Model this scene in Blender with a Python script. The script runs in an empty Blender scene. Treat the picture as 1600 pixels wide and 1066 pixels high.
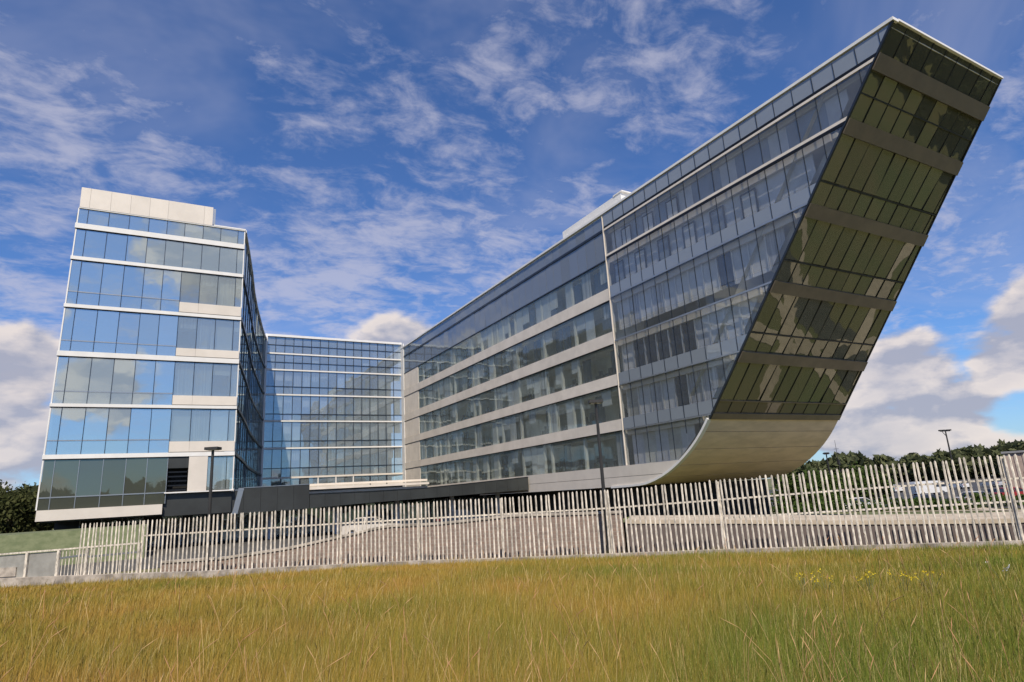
import bpy, math, random
import numpy as np
from mathutils import Vector, Matrix

# ------------------------------------------------------------------ camera, sky, sun, exposure
sc = bpy.context.scene
COL = sc.collection
EYE = Vector((0, 0, 1.7))
GZ = -0.9                       # level of the ground by the fence and the building

def camera():
    y, p, r = 0.521528547, 0.239734061, -0.0592186923
    cy, sy, cp, sp, cr, sr = math.cos(y), math.sin(y), math.cos(p), math.sin(p), math.cos(r), math.sin(r)
    f = Vector((sy*cp, cy*cp, sp)); rt = Vector((cy, -sy, 0)); up = rt.cross(f)
    rt2 = cr*rt + sr*up; up2 = -sr*rt + cr*up
    m = Matrix((rt2, up2, -f)).transposed().to_4x4(); m.translation = EYE
    cd = bpy.data.cameras.new('camera'); cam = bpy.data.objects.new('camera', cd); COL.objects.link(cam)
    cam.matrix_world = m
    cd.sensor_fit = 'HORIZONTAL'; cd.sensor_width = 36; cd.lens = 36*969.4/1600
    cd.clip_start = .1; cd.clip_end = 6000
    sc.camera = cam
camera()

SUN_EL = math.radians(50); SUN_AZ = math.radians(180+25)   # azimuth clockwise from +Y: behind the camera
sdir = Vector((math.sin(SUN_AZ)*math.cos(SUN_EL), math.cos(SUN_AZ)*math.cos(SUN_EL), math.sin(SUN_EL)))
sun = bpy.data.lights.new('sun', 'SUN'); sun.energy = 3.9; sun.angle = math.radians(.53); sun.color = (1, .90, .76)
so = bpy.data.objects.new('sun', sun); COL.objects.link(so); so.rotation_euler = sdir.to_track_quat('Z', 'Y').to_euler(); so.location = (0, -40, 60)
sc.view_settings.view_transform = 'Standard'; sc.view_settings.look = 'None'
sc.view_settings.exposure = 0.38; sc.view_settings.gamma = 1; sc.view_settings.use_curve_mapping = False
sc.cycles.max_bounces = 8; sc.cycles.transparent_max_bounces = 16; sc.cycles.glossy_bounces = 4; sc.cycles.diffuse_bounces = 3
sc.cycles.caustics_reflective = False; sc.cycles.caustics_refractive = False

class G:
    """tiny node-graph helper"""
    def __init__(s, nt): s.nt = nt; nt.nodes.clear()
    def n(s, t, **k):
        o = s.nt.nodes.new(t)
        for a, b in k.items(): setattr(o, a, b)
        return o
    def put(s, sock, v):
        if isinstance(v, bpy.types.NodeSocket): s.nt.links.new(v, sock)
        elif v is not None: sock.default_value = v
    def m(s, op, a, b=None, c=None, clamp=False):
        o = s.n('ShaderNodeMath', operation=op, use_clamp=clamp)
        for i, v in enumerate((a, b, c)):
            if v is not None: s.put(o.inputs[i], v)
        return o.outputs[0]
    def v(s, op, a, b=None, scale=None):
        o = s.n('ShaderNodeVectorMath', operation=op)
        s.put(o.inputs[0], a)
        if b is not None: s.put(o.inputs[1], b)
        if scale is not None: s.put(o.inputs[3], scale)
        return o.outputs['Value'] if op in ('LENGTH', 'DOT_PRODUCT', 'DISTANCE') else o.outputs[0]
    def ss(s, x, lo, hi):
        o = s.n('ShaderNodeMapRange', interpolation_type='SMOOTHSTEP')
        s.put(o.inputs[0], x); o.inputs[1].default_value = lo; o.inputs[2].default_value = hi
        return o.outputs[0]
    def mr(s, x, a, b, c, d):
        o = s.n('ShaderNodeMapRange'); s.put(o.inputs[0], x)
        for i, q in enumerate((a, b, c, d)): s.put(o.inputs[i+1], q)
        return o.outputs[0]
    def mix(s, f, a, b, mode='MIX'):
        o = s.n('ShaderNodeMix', data_type='RGBA', blend_type=mode); s.put(o.inputs[0], f)
        for i, q in ((6, a), (7, b)): s.put(o.inputs[i], q if isinstance(q, bpy.types.NodeSocket) else (*q[:3], 1))
        return o.outputs[2]
    def noise(s, vec, scale, detail=4, rough=.5, dist=0, dims='3D'):
        o = s.n('ShaderNodeTexNoise', noise_dimensions=dims); s.put(o.inputs['Vector'], vec)
        o.inputs['Scale'].default_value = scale; o.inputs['Detail'].default_value = detail
        o.inputs['Roughness'].default_value = rough; o.inputs['Distortion'].default_value = dist
        return o.outputs[0]

def world():
    w = bpy.data.worlds.new('World'); sc.world = w; w.use_nodes = True
    g = G(w.node_tree)
    out = g.n('ShaderNodeOutputWorld'); bg = g.n('ShaderNodeBackground'); bg.inputs[1].default_value = .09
    g.nt.links.new(bg.outputs[0], out.inputs[0])
    sky = g.n('ShaderNodeTexSky', sky_type='NISHITA'); sky.sun_disc = False
    sky.sun_elevation = SUN_EL; sky.sun_rotation = SUN_AZ; sky.air_density = 1.0; sky.dust_density = .3; sky.ozone_density = 3.5
    d = g.n('ShaderNodeTexCoord').outputs['Generated']
    sp = g.n('ShaderNodeSeparateXYZ'); g.put(sp.inputs[0], d); X, Y, Z = sp.outputs
    zc = g.m('MAXIMUM', Z, 0.0)
    den = g.m('ADD', zc, .14)
    cb = g.n('ShaderNodeCombineXYZ'); g.put(cb.inputs[0], g.m('DIVIDE', X, den)); g.put(cb.inputs[1], g.m('DIVIDE', Y, den)); P = cb.outputs[0]
    mp = g.n('ShaderNodeMapping'); g.put(mp.inputs[0], P); mp.inputs['Rotation'].default_value = (0, 0, math.radians(16)); mp.inputs['Scale'].default_value = (1.6, 2.1, 1); mp.inputs['Location'].default_value = (5.3, .4, 0)
    Q = mp.outputs[0]
    # high broken layer
    big = g.noise(Q, 1.15, 3, .5, .3); fine = g.noise(Q, 4.2, 9, .62, .5); vf = g.noise(Q, 13, 6, .6, .4)
    left = g.v('DOT_PRODUCT', d, (.12, .93, .30))          # the layer covers the side of the sky over the building
    fld = g.m('ADD', g.m('ADD', g.m('MULTIPLY', big, .60), g.m('MULTIPLY', fine, .72)), g.m('MULTIPLY', vf, .26))
    fld = g.m('ADD', fld, g.m('ADD', .045, g.m('MULTIPLY', g.ss(left, .60, .99), .085)))
    fld = g.m('SUBTRACT', fld, g.m('MULTIPLY', g.ss(Z, .42, .8), .14))
    thin = g.m('MULTIPLY', g.ss(fld, .785, 1.09), .60)
    veil = g.m('MULTIPLY', g.ss(g.noise(Q, .8, 5, .6, .6), .42, .72), .20); thin = g.m('MAXIMUM', thin, veil)
    thin = g.m('MULTIPLY', thin, g.ss(Z, .02, .22))
    skyc = g.mix(1, sky.outputs[0], (.58, .80, 1.14), 'MULTIPLY')
    c1 = g.mix(thin, skyc, (5.2, 5.1, 6.0))
    # heaped clouds low in the sky
    ds = g.v('MULTIPLY', d, (1, 1, 2.1))
    n1 = g.noise(ds, 9.0, 7, .52, .1); n2 = g.noise(g.v('ADD', ds, (-.010, -.020, .035)), 9.0, 7, .52, .1)
    n3 = g.noise(g.v('MULTIPLY', d, (1, 1, 5)), 4.0, 4, .5)
    blobs = [((.868, .476, .128), .11), ((.93, .30, .175), .085), ((.89, .445, .075), .085), ((.925, .355, .13), .07), ((.86, .505, .05), .10),
             ((.97, .22, .10), .09), ((-.155, .966, .185), .10), ((-.19, .97, .135), .14), ((-.10, .985, .11), .11), ((.335, .905, .235), .085),
             ((-.45, .87, .12), .2), ((.6, -.78, .16), .2), ((-.35, -.92, .12), .13), ((.04, -.93, .34), .10), ((-.07, -.98, .16), .07), ((-.16, -.95, .26), .05), ((-.85, -.45, .18), .2), ((-.9, .35, .15), .2)]
    fm = None
    for c, r in blobs:
        L = g.v('LENGTH', g.v('MULTIPLY', g.v('SUBTRACT', d, c), (1, 1, 1.5)))
        q = g.m('SUBTRACT', 1, g.m('DIVIDE', L, r))
        fm = q if fm is None else g.m('MAXIMUM', fm, q)
    fm = g.m('MAXIMUM', fm, -1.)
    bank = g.m('SUBTRACT', g.m('MULTIPLY', n3, 1.1), g.m('MULTIPLY', zc, 8.5))
    fm = g.m('MAXIMUM', fm, g.m('SUBTRACT', bank, .12))
    cf = g.m('ADD', fm, g.m('MULTIPLY', g.m('SUBTRACT', n1, .5), 2.0))
    dens = g.ss(cf, .0, .38)
    lit = g.mr(g.m('SUBTRACT', n1, n2), -.07, .09, 0, 1)
    lit = g.m('MULTIPLY', lit, g.mr(cf, .15, 1.1, 1.0, .35))
    cc = g.mix(lit, (3.5, 3.6, 4.4), (7.8, 6.9, 6.3))
    c2 = g.mix(g.m('MULTIPLY', dens, .93), c1, cc)
    g.put(bg.inputs[0], c2)
world()

# ------------------------------------------------------------------ materials
MATS = {}
def mat(name, col, rough=.6, metal=0, var=.10, vscale=1.2, col2=None, bump=0, bscale=20, stretch=(1, 1, 1), spec=.5, orand=.03):
    m = bpy.data.materials.new(name); m.use_nodes = True; g = G(m.node_tree)
    out = g.n('ShaderNodeOutputMaterial'); b = g.n('ShaderNodeBsdfPrincipled'); g.nt.links.new(b.outputs[0], out.inputs[0])
    pos = g.v('MULTIPLY', g.n('ShaderNodeNewGeometry').outputs['Position'], stretch)
    nn = g.noise(pos, vscale, 6, .6)
    c2 = col2 or tuple(c*(1-var*2.2) for c in col)
    c1 = col if col2 else tuple(min(1, c*(1+var)) for c in col)
    tone = g.mr(g.n('ShaderNodeObjectInfo').outputs['Random'], 0, 1, 1-orand, 1+orand); tv = g.n('ShaderNodeCombineColor')
    for i in range(3): g.put(tv.inputs[i], tone)
    g.put(b.inputs['Base Color'], g.mix(1, g.mix(g.ss(nn, .3, .7), c1, c2), tv.outputs[0], 'MULTIPLY'))
    g.put(b.inputs['Roughness'], g.mr(nn, .3, .7, max(0, rough-.07), min(1, rough+.07)))
    b.inputs['Metallic'].default_value = metal; b.inputs['Specular IOR Level'].default_value = spec
    if bump:
        bn = g.n('ShaderNodeBump'); bn.inputs['Strength'].default_value = bump; bn.inputs['Distance'].default_value = .02
        g.put(bn.inputs['Height'], g.noise(pos, bscale, 4)); g.put(b.inputs['Normal'], bn.outputs[0])
    MATS[name] = m; return m

def glass(name, refl, through, base=.3, tcol=(.5, .55, .58), rough=.015, wav=.6, wscale=.55, spread=.25, haze=0, hcol=(.5, .54, .54)):
    """coated facade glass: mirror share over see-through share, each sheet slightly rolled"""
    m = bpy.data.materials.new(name); m.use_nodes = True; g = G(m.node_tree)
    out = g.n('ShaderNodeOutputMaterial'); gl = g.n('ShaderNodeBsdfGlossy'); tr = g.n('ShaderNodeBsdfTransparent'); mx = g.n('ShaderNodeMixShader')
    oi = g.n('ShaderNodeObjectInfo').outputs['Random']
    g.put(gl.inputs['Color'], g.mix(oi, refl, tuple(c*(1-spread) for c in refl))); gl.inputs['Roughness'].default_value = rough
    tr.inputs['Color'].default_value = (*tcol, 1)
    pos = g.n('ShaderNodeNewGeometry').outputs['Position']
    wn = g.noise(pos, wscale, 2, .4); bn = g.n('ShaderNodeBump'); bn.inputs['Strength'].default_value = wav; bn.inputs['Distance'].default_value = .012
    g.put(bn.inputs['Height'], wn); g.put(gl.inputs['Normal'], bn.outputs[0])
    lw = g.n('ShaderNodeLayerWeight'); lw.inputs[0].default_value = .5
    f5 = g.m('POWER', lw.outputs['Facing'], 4)
    fac = g.m('ADD', base, g.m('MULTIPLY', f5, 1-base), clamp=True)
    g.put(mx.inputs[0], fac); g.nt.links.new(tr.outputs[0], mx.inputs[1]); g.nt.links.new(gl.outputs[0], mx.inputs[2])
    if through is not None:            # opaque backing (spandrel glass)
        df = g.n('ShaderNodeBsdfDiffuse'); df.inputs[0].default_value = (*through, 1)
        m.node_tree.links.new(df.outputs[0], mx.inputs[1])
    res = mx.outputs[0]
    if haze:                            # dust-like diffuse tint that puts extra brightness into the panes' colour
        dd = g.n('ShaderNodeBsdfDiffuse'); dd.inputs[0].default_value = (*hcol, 1); m2 = g.n('ShaderNodeMixShader'); m2.inputs[0].default_value = haze
        g.nt.links.new(res, m2.inputs[1]); g.nt.links.new(dd.outputs[0], m2.inputs[2]); res = m2.outputs[0]
    g.nt.links.new(res, out.inputs[0]); MATS[name] = m; return m

mat('panel', (.70, .635, .55), .45, 0, .035, .6, bump=.05, bscale=3)
mat('panel_grey', (.76, .68, .58), .5, 0, .05, .7)
mat('white_trim', (.78, .76, .72), .4, 0, .03)
mat('soffit', (.75, .60, .45), .5, 0, .07, .9, stretch=(.5, 1, 2), orand=.04)
mat('ledge', (.20, .165, .125), .4, .2, .06, .8)
mat('dark_metal', (.022, .024, .028), .4, .6, .1)
mat('mullion', (.045, .055, .07), .35, .6, .1)
mat('alu', (.40, .42, .43), .35, .7, .05)
mat('dark_clad', (.035, .038, .036), .5, 0, .15, .5)
mat('void_shade', (.012, .012, .012), .9, 0, .1)  # near-black colour standing in for the shade in openings and undercrofts
mat('slab', (.40, .38, .35), .8, 0, .1, .3)
mat('ceiling', (.75, .73, .68), .9, 0, .05, .3)
mat('room', (.62, .61, .54), .9, 0, .2, .25)
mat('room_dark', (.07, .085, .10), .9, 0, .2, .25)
mat('blind', (.66, .65, .64), .8, 0, .04, 1)
mat('blind_grey', (.60, .61, .64), .8, 0, .06, 1)
mat('curtain', (.50, .50, .52), .9, 0, .25, 3.5, stretch=(3, 3, .05))
mat('wall_blue', (.25, .30, .38), .8, 0, .1, .5)
mat('window_dark', (.03, .045, .075), .15, 0, .15)
mat('furniture', (.05, .05, .06), .7, 0, .2)
mat('concrete', (.47, .40, .32), .85, 0, .12, 1.3, bump=.3, bscale=14)
mat('concrete_light', (.40, .35, .29), .85, 0, .25, 2, bump=.3, bscale=18)
mat('asphalt', (.06, .06, .06), .9, 0, .15, 1, bump=.3, bscale=30)
mat('paving', (.075, .07, .062), .85, 0, .12, .8, bump=.2, bscale=20)
mat('path', (.50, .42, .32), .9, 0, .08, 1)
mat('lawn', (.085, .12, .035), .95, 0, .2, .5, col2=(.15, .16, .055), bump=.4, bscale=9)
mat('bank', (.095, .115, .05), .95, 0, .1, 2.5, col2=(.15, .165, .085), bump=.8, bscale=7)
mat('soil', (.26, .18, .05), 1, 0, .2, .35, col2=(.16, .14, .035), bump=.6, bscale=6)
mat('ground', (.10, .125, .04), 1, 0, .2, .05, col2=(.16, .14, .06))
mat('fence_paint', (.70, .63, .52), .6, 0, .22, 4, stretch=(4, 4, 1.2), orand=.14)
mat('mesh_panel', (.36, .35, .31), .6, .2, .10, 2)
mat('bark', (.09, .07, .05), .95, 0, .2, 4)
mat('pole', (.05, .048, .045), .5, .4, .1, 2)
mat('hall_wall', (.40, .31, .26), .7, 0, .08, 1)
mat('rust_wall', (.135, .105, .095), .7, 0, .08, 1)
mat('roof_grey', (.25, .25, .26), .7, 0, .1)
mat('tyre', (.02, .02, .02), .9); mat('rim', (.5, .5, .52), .3, .9, .03)
mat('car_glass', (.02, .025, .03), .06, 0, .02)
mat('lamp_lens', (.7, .7, .66), .2); mat('tail_lens', (.35, .02, .02), .2)
for n, c in (('car_white', (.75, .75, .74)), ('car_silver', (.42, .43, .45)), ('car_dark', (.03, .035, .045)), ('car_red', (.30, .03, .03)), ('car_blue', (.04, .09, .22)), ('car_beige', (.62, .55, .45))):
    mat(n, c, .25, .1, .01)
glass('glass_blue', (.84, .93, .95), None, .58, (.42, .50, .55), spread=.10, haze=.17, hcol=(.52, .66, .70))
glass('glass_clear', (.82, .92, .95), None, .30, (.86, .90, .88), haze=.16, hcol=(.6, .66, .66))
glass('glass_side', (.70, .82, .86), None, .07, (.94, .96, .94), wav=.3, haze=.065, hcol=(.60, .64, .58))
glass('glass_near', (.76, .86, .97), None, .065, (.95, .96, .96), wav=1.1, haze=.06, hcol=(.62, .64, .62))
glass('glass_spandrel', (.66, .78, .92), (.26, .29, .32), .13)
glass('glass_upper', (.66, .76, .86), (.20, .22, .235), .20, spread=.4)
glass('glass_centre', (.70, .84, .93), None, .26, (.90, .93, .93), wav=1.3, spread=.2, haze=.16, hcol=(.55, .62, .66))
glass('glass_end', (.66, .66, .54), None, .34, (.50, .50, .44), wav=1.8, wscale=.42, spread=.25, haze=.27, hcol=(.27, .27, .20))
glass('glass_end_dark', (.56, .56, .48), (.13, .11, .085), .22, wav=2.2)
glass('glass_olive', (.55, .60, .52), (.075, .082, .066), .22)

def brick_mat():
    m = bpy.data.materials.new('brick_wall'); m.use_nodes = True; g = G(m.node_tree)
    out = g.n('ShaderNodeOutputMaterial'); b = g.n('ShaderNodeBsdfPrincipled'); g.nt.links.new(b.outputs[0], out.inputs[0])
    uv = g.n('ShaderNodeUVMap').outputs[0]
    br = g.n('ShaderNodeTexBrick'); g.put(br.inputs['Vector'], uv); br.inputs['Scale'].default_value = 1
    br.inputs['Brick Width'].default_value = .42; br.inputs['Row Height'].default_value = .14; br.inputs['Mortar Size'].default_value = .012
    br.inputs['Color1'].default_value = (.27, .19, .15, 1); br.inputs['Color2'].default_value = (.20, .145, .12, 1); br.inputs['Mortar'].default_value = (.30, .25, .215, 1)
    nn = g.noise(g.n('ShaderNodeNewGeometry').outputs['Position'], 1.4, 6, .6)
    g.put(b.inputs['Base Color'], g.mix(g.m('MULTIPLY', g.ss(nn, .4, .7), .5), br.outputs[0], (.24, .19, .16)))
    b.inputs['Roughness'].default_value = .9
    bn = g.n('ShaderNodeBump'); bn.inputs['Distance'].default_value = .01; bn.inputs['Strength'].default_value = .6
    g.put(bn.inputs['Height'], g.m('SUBTRACT', 1, br.outputs['Fac'])); g.put(b.inputs['Normal'], bn.outputs[0])
    MATS['brick_wall'] = m
brick_mat()

def leaf_mat(name, c1, c2, c3=None, trans=.25, straw=None):
    m = bpy.data.materials.new(name); m.use_nodes = True; g = G(m.node_tree)
    out = g.n('ShaderNodeOutputMaterial'); b = g.n('ShaderNodeBsdfDiffuse'); t = g.n('ShaderNodeBsdfTranslucent'); mx = g.n('ShaderNodeMixShader')
    at = g.n('ShaderNodeAttribute', attribute_name='Col')
    sep = g.n('ShaderNodeSeparateColor'); g.put(sep.inputs[0], at.outputs['Color'])
    c = g.mix(sep.outputs[0], c1, c2)
    if c3: c = g.mix(sep.outputs[1], c, c3)
    if straw:
        c = g.mix(sep.outputs[2], c, straw); N_ = g.v('NORMALIZE', g.v('ADD', g.v('MULTIPLY', g.n('ShaderNodeNewGeometry').outputs['Normal'], (.45, .45, .2)), (0, 0, 1)))
        g.put(b.inputs['Normal'], N_)
    g.put(b.inputs[0], c); g.put(t.inputs[0], c); mx.inputs[0].default_value = trans
    g.nt.links.new(b.outputs[0], mx.inputs[1]); g.nt.links.new(t.outputs[0], mx.inputs[2]); g.nt.links.new(mx.outputs[0], out.inputs[0]); MATS[name] = m
leaf_mat('grass_blade', (.39, .265, .055), (.135, .185, .032), (.45, .21, .07), trans=.22, straw=(.62, .48, .22))
leaf_mat('leaf_dark', (.028, .042, .016), (.075, .095, .035))
leaf_mat('leaf_far', (.060, .075, .035), (.15, .16, .08))
leaf_mat('leaf_olive', (.045, .055, .020), (.10, .105, .045))
leaf_mat('leaf_green', (.035, .065, .016), (.085, .13, .035))
leaf_mat('flower_yellow', (.65, .45, .02), (.75, .6, .06)); leaf_mat('flower_white', (.75, .73, .68), (.8, .8, .75))

# ------------------------------------------------------------------ mesh helpers
class MB:
    def __init__(s): s.v = []; s.f = []; s.mi = []; s.m = 0; s.uv = None
    def add(s, vs, fs):
        b = len(s.v); s.v += [tuple(p) for p in vs]; s.f += [tuple(b+i for i in f) for f in fs]; s.mi += [s.m]*len(fs); return s
    def box(s, x0, x1, y0, y1, z0, z1):
        return s.add([(x0, y0, z0), (x1, y0, z0), (x1, y1, z0), (x0, y1, z0), (x0, y0, z1), (x1, y0, z1), (x1, y1, z1), (x0, y1, z1)],
                     [(0, 3, 2, 1), (4, 5, 6, 7), (0, 1, 5, 4), (1, 2, 6, 5), (2, 3, 7, 6), (3, 0, 4, 7)])
    def slab(s, pts, off):
        """polygon given a thickness vector"""
        n = len(pts); off = Vector(off); a = [Vector(p) for p in pts]; b = [p+off for p in a]
        return s.add(a+b, [tuple(range(n))[::-1], tuple(range(n, 2*n))]+[(i, (i+1) % n, n+(i+1) % n, n+i) for i in range(n)])
    def bar(s, p0, p1, w, h, up=(0, 0, 1)):
        p0, p1 = Vector(p0), Vector(p1); d = (p1-p0).normalized(); u = Vector(up)
        if abs(d.dot(u)) > .98: u = Vector((0, 1, 0))
        a = d.cross(u).normalized()*(w/2); c = a.cross(d).normalized()*(h/2)
        return s.add([p0-a-c, p0+a-c, p0+a+c, p0-a+c, p1-a-c, p1+a-c, p1+a+c, p1-a+c],
                     [(0, 3, 2, 1), (4, 5, 6, 7), (0, 1, 5, 4), (1, 2, 6, 5), (2, 3, 7, 6), (3, 0, 4, 7)])
    def tube(s, path, rad, n=8, cap=True):
        path = [Vector(p) for p in path]; rings = []; b = len(s.v)
        for i, p in enumerate(path):
            d = (path[min(i+1, len(path)-1)]-path[max(i-1, 0)]).normalized()
            u = Vector((1, 0, 0)) if abs(d.x) < .9 else Vector((0, 1, 0)); a = d.cross(u).normalized(); c = d.cross(a)
            r = rad[i] if hasattr(rad, '__len__') else rad
            rings += [p+(a*math.cos(t)+c*math.sin(t))*r for t in [2*math.pi*k/n for k in range(n)]]
        fs = [(i*n+k, i*n+(k+1) % n, (i+1)*n+(k+1) % n, (i+1)*n+k) for i in range(len(path)-1) for k in range(n)]
        if cap: fs += [tuple(range(n))[::-1], tuple((len(path)-1)*n+k for k in range(n))]
        return s.add(rings, fs)
    def build(s, name, mats, parent=None, smooth=False):
        me = bpy.data.meshes.new(name); me.from_pydata(s.v, [], s.f)
        for m in ([mats] if isinstance(mats, str) else mats): me.materials.append(MATS[m])
        if any(s.mi): me.polygons.foreach_set('material_index', s.mi)
        if smooth: me.polygons.foreach_set('use_smooth', [True]*len(s.f))
        me.validate(); me.update()
        o = bpy.data.objects.new(name, me); COL.objects.link(o)
        if parent: o.parent = parent; o.matrix_parent_inverse = parent_inv(parent)
        return o
def parent_inv(p):
    m = Matrix.Identity(4); q = p
    chain = []
    while q: chain.append(q); q = q.parent
    for q in reversed(chain): m = m @ (q.matrix_parent_inverse @ Matrix.Translation(q.location) @ Matrix.Rotation(q.rotation_euler.z, 4, 'Z') if q.parent else Matrix.Translation(q.location) @ Matrix.Rotation(q.rotation_euler.z, 4, 'Z'))
    return m.inverted()
def empty(name, loc, rz=0):
    o = bpy.data.objects.new(name, None); COL.objects.link(o); o.location = loc; o.rotation_euler = (0, 0, rz); o.empty_display_size = .3; return o
def tag(o, label=None, cat=None, group=None, kind=None):
    for k, v in (('label', label), ('category', cat), ('group', group), ('kind', kind)):
        if v: o[k] = v
    return o
def copy_tree(o, parent=None, first=True):
    c = o.copy(); COL.objects.link(c)
    if parent: c.parent = parent
    for ch in [x for x in bpy.data.objects if x.parent == o and x != c]: copy_tree(ch, c, False)
    return c
R = random.Random(7)

# ------------------------------------------------------------------ ground
FENCE = [(-7.5, 34.6), (-4.3, 32.7), (-.4, 29.8), (1.86, 28.16), (6.5, 25.9), (9.08, 24.05), (11.53, 21.7), (14.59, 19.0), (17.49, 16.3), (20.3, 13.15), (23.32, 9.9), (26.5, 6.2)]
def outz(x, y):
    if x <= 32: return GZ
    if x >= 70: return -2.5
    return GZ + (x-32)/38*(-1.6)
fth = [math.atan2(x, y) for x, y in FENCE]; frr = [math.hypot(x, y) for x, y in FENCE]
def rf(th):
    if fth[0] <= th <= fth[-1]: return float(np.interp(th, fth, frr))+.25
    return 28.
def meadow_z(x, y):
    r = math.hypot(x, y); t = min(1, max(0, (r-2)/(rf(math.atan2(x, y))-2)))
    return GZ*t + .05*math.sin(x*.7+1)*math.sin(y*.55)*(1-t) + .004
def ground():
    b = MB(); xs = [-2500, -300, -60, 0, 32, 70, 300, 2500]; ys = [-2500, -300, -60, 0, 60, 300, 2500]
    vs = [(x, y, outz(x, y)-.01) for x in xs for y in ys]; n = len(ys)
    b.add(vs, [(i*n+j, (i+1)*n+j, (i+1)*n+j+1, i*n+j+1) for i in range(len(xs)-1) for j in range(n-1)])
    tag(b.build('ground', 'ground'), kind='structure')
    b = MB(); N = 160; RR = [i/30 for i in range(31)]; vs = []
    for k in range(N):
        th = -math.pi+2*math.pi*k/N
        for t in RR:
            r = t*rf(th); x, y = r*math.sin(th), r*math.cos(th); vs.append((x, y, meadow_z(x, y)))
    m = len(RR)
    b.add(vs, [(k*m+i, k*m+i+1, ((k+1) % N)*m+i+1, ((k+1) % N)*m+i) for k in range(N) for i in range(m-1)])
    tag(b.build('meadow_ground', 'soil', smooth=True), kind='structure')
    b = MB(); b.box(-30, 31.5, 37, 100, GZ-.2, GZ+.02)
    tag(b.build('forecourt', 'paving'), kind='structure')
def ribbon(name, pts, w, material, lift=.03):
    """a strip draped on the ground"""
    b = MB(); dense = []
    for i in range(len(pts)-1):
        for k in range(8):
            t = k/8; p = [Vector(pts[max(0, i-1)]), Vector(pts[i]), Vector(pts[i+1]), Vector(pts[min(len(pts)-1, i+2)])]
            dense.append(.5*((2*p[1])+(-p[0]+p[2])*t+(2*p[0]-5*p[1]+4*p[2]-p[3])*t*t+(-p[0]+3*p[1]-3*p[2]+p[3])*t**3))
    dense.append(Vector(pts[-1])); vs = []
    for i, p in enumerate(dense):
        d = (dense[min(i+1, len(dense)-1)]-dense[max(i-1, 0)]).normalized(); q = Vector((d.y, -d.x))
        for s in (-1, 1):
            a = p+q*s*w/2; vs.append((a.x, a.y, outz(a.x, a.y)+lift))
    b.add(vs, [(2*i, 2*i+1, 2*i+3, 2*i+2) for i in range(len(dense)-1)])
    return tag(b.build(name, material), kind='structure')
ground()
tag(MB().add([(72, 24, -2.49), (260, -60, -2.49), (300, 190, -2.49), (95, 120, -2.49), (72, 60, -2.49)], [(0, 1, 2, 3, 4)]).build('car_park', 'asphalt'), kind='structure')
# unseen ground right of the frame, layout invented for its reflection in the sloping end
ribbon('road', [(34, -60), (46, -20), (52, 0), (60, 14), (71, 26), (90, 36)], 6.0, 'asphalt', .03)
ribbon('pavement', [(30, -60), (41.5, -20), (47.6, 1), (56, 16.5), (66, 29), (84, 42)], 1.8, 'path', .05)
ribbon('footpath', [(30, 10), (40, 15), (50, 19), (60, 20), (74, 17)], 1.6, 'path', .04)
ribbon('footpath', [(42, 40), (47, 28), (56, 18), (62, 6), (66, -20)], 1.5, 'path', .055)
ribbon('path_across_lawn', [(60, 36), (68, 22), (84, 8), (110, -2)], 2.2, 'path', .065)

# ------------------------------------------------------------------ the building
BLD = empty('office_building', (15, 53.6, GZ))
tag(BLD, 'long glass office building with a flat left block and a right wing like a prow', 'building')
PANES = {}
def jit(pts, n, a=.006):
    """tilt a sheet a few millimetres so that each catches the sky differently"""
    c = sum((Vector(p) for p in pts), Vector())/len(pts); e = Vector((R.gauss(0, a), R.gauss(0, a), R.gauss(0, a)))
    return [Vector(p)+Vector(n)*((Vector(p)-c).dot(e)) for p in pts]
def pane(part, pts, n, material, name='pane'):
    PANES.setdefault(part.name, []).append((part, jit(pts, n, .014 if 'end' in material else .006), Vector(n), material, name))
def flush_panes(limit=290):
    for k, L in PANES.items():
        L.sort(key=lambda q: (sum((p for p in q[1]), Vector())/len(q[1])-EYE).length)
        for part, pts, n, material, name in L[:limit]:
            MB().slab(pts, -n*.02).build(name, material, part)
        rest = {}
        for part, pts, n, material, name in L[limit:]: rest.setdefault(material, []).append((pts, n))
        mats = list(rest)
        if mats:
            b = MB()
            for i, m_ in enumerate(mats):
                b.m = i
                for pts, n in rest[m_]: b.slab(pts, -n*.02)
            tag(b.build('pane', mats, L[0][0]), kind='stuff')
FL = [2.4, 6.1, 9.66, 13.35, 17.05, 20.7, 23.3, 24.7]

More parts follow.
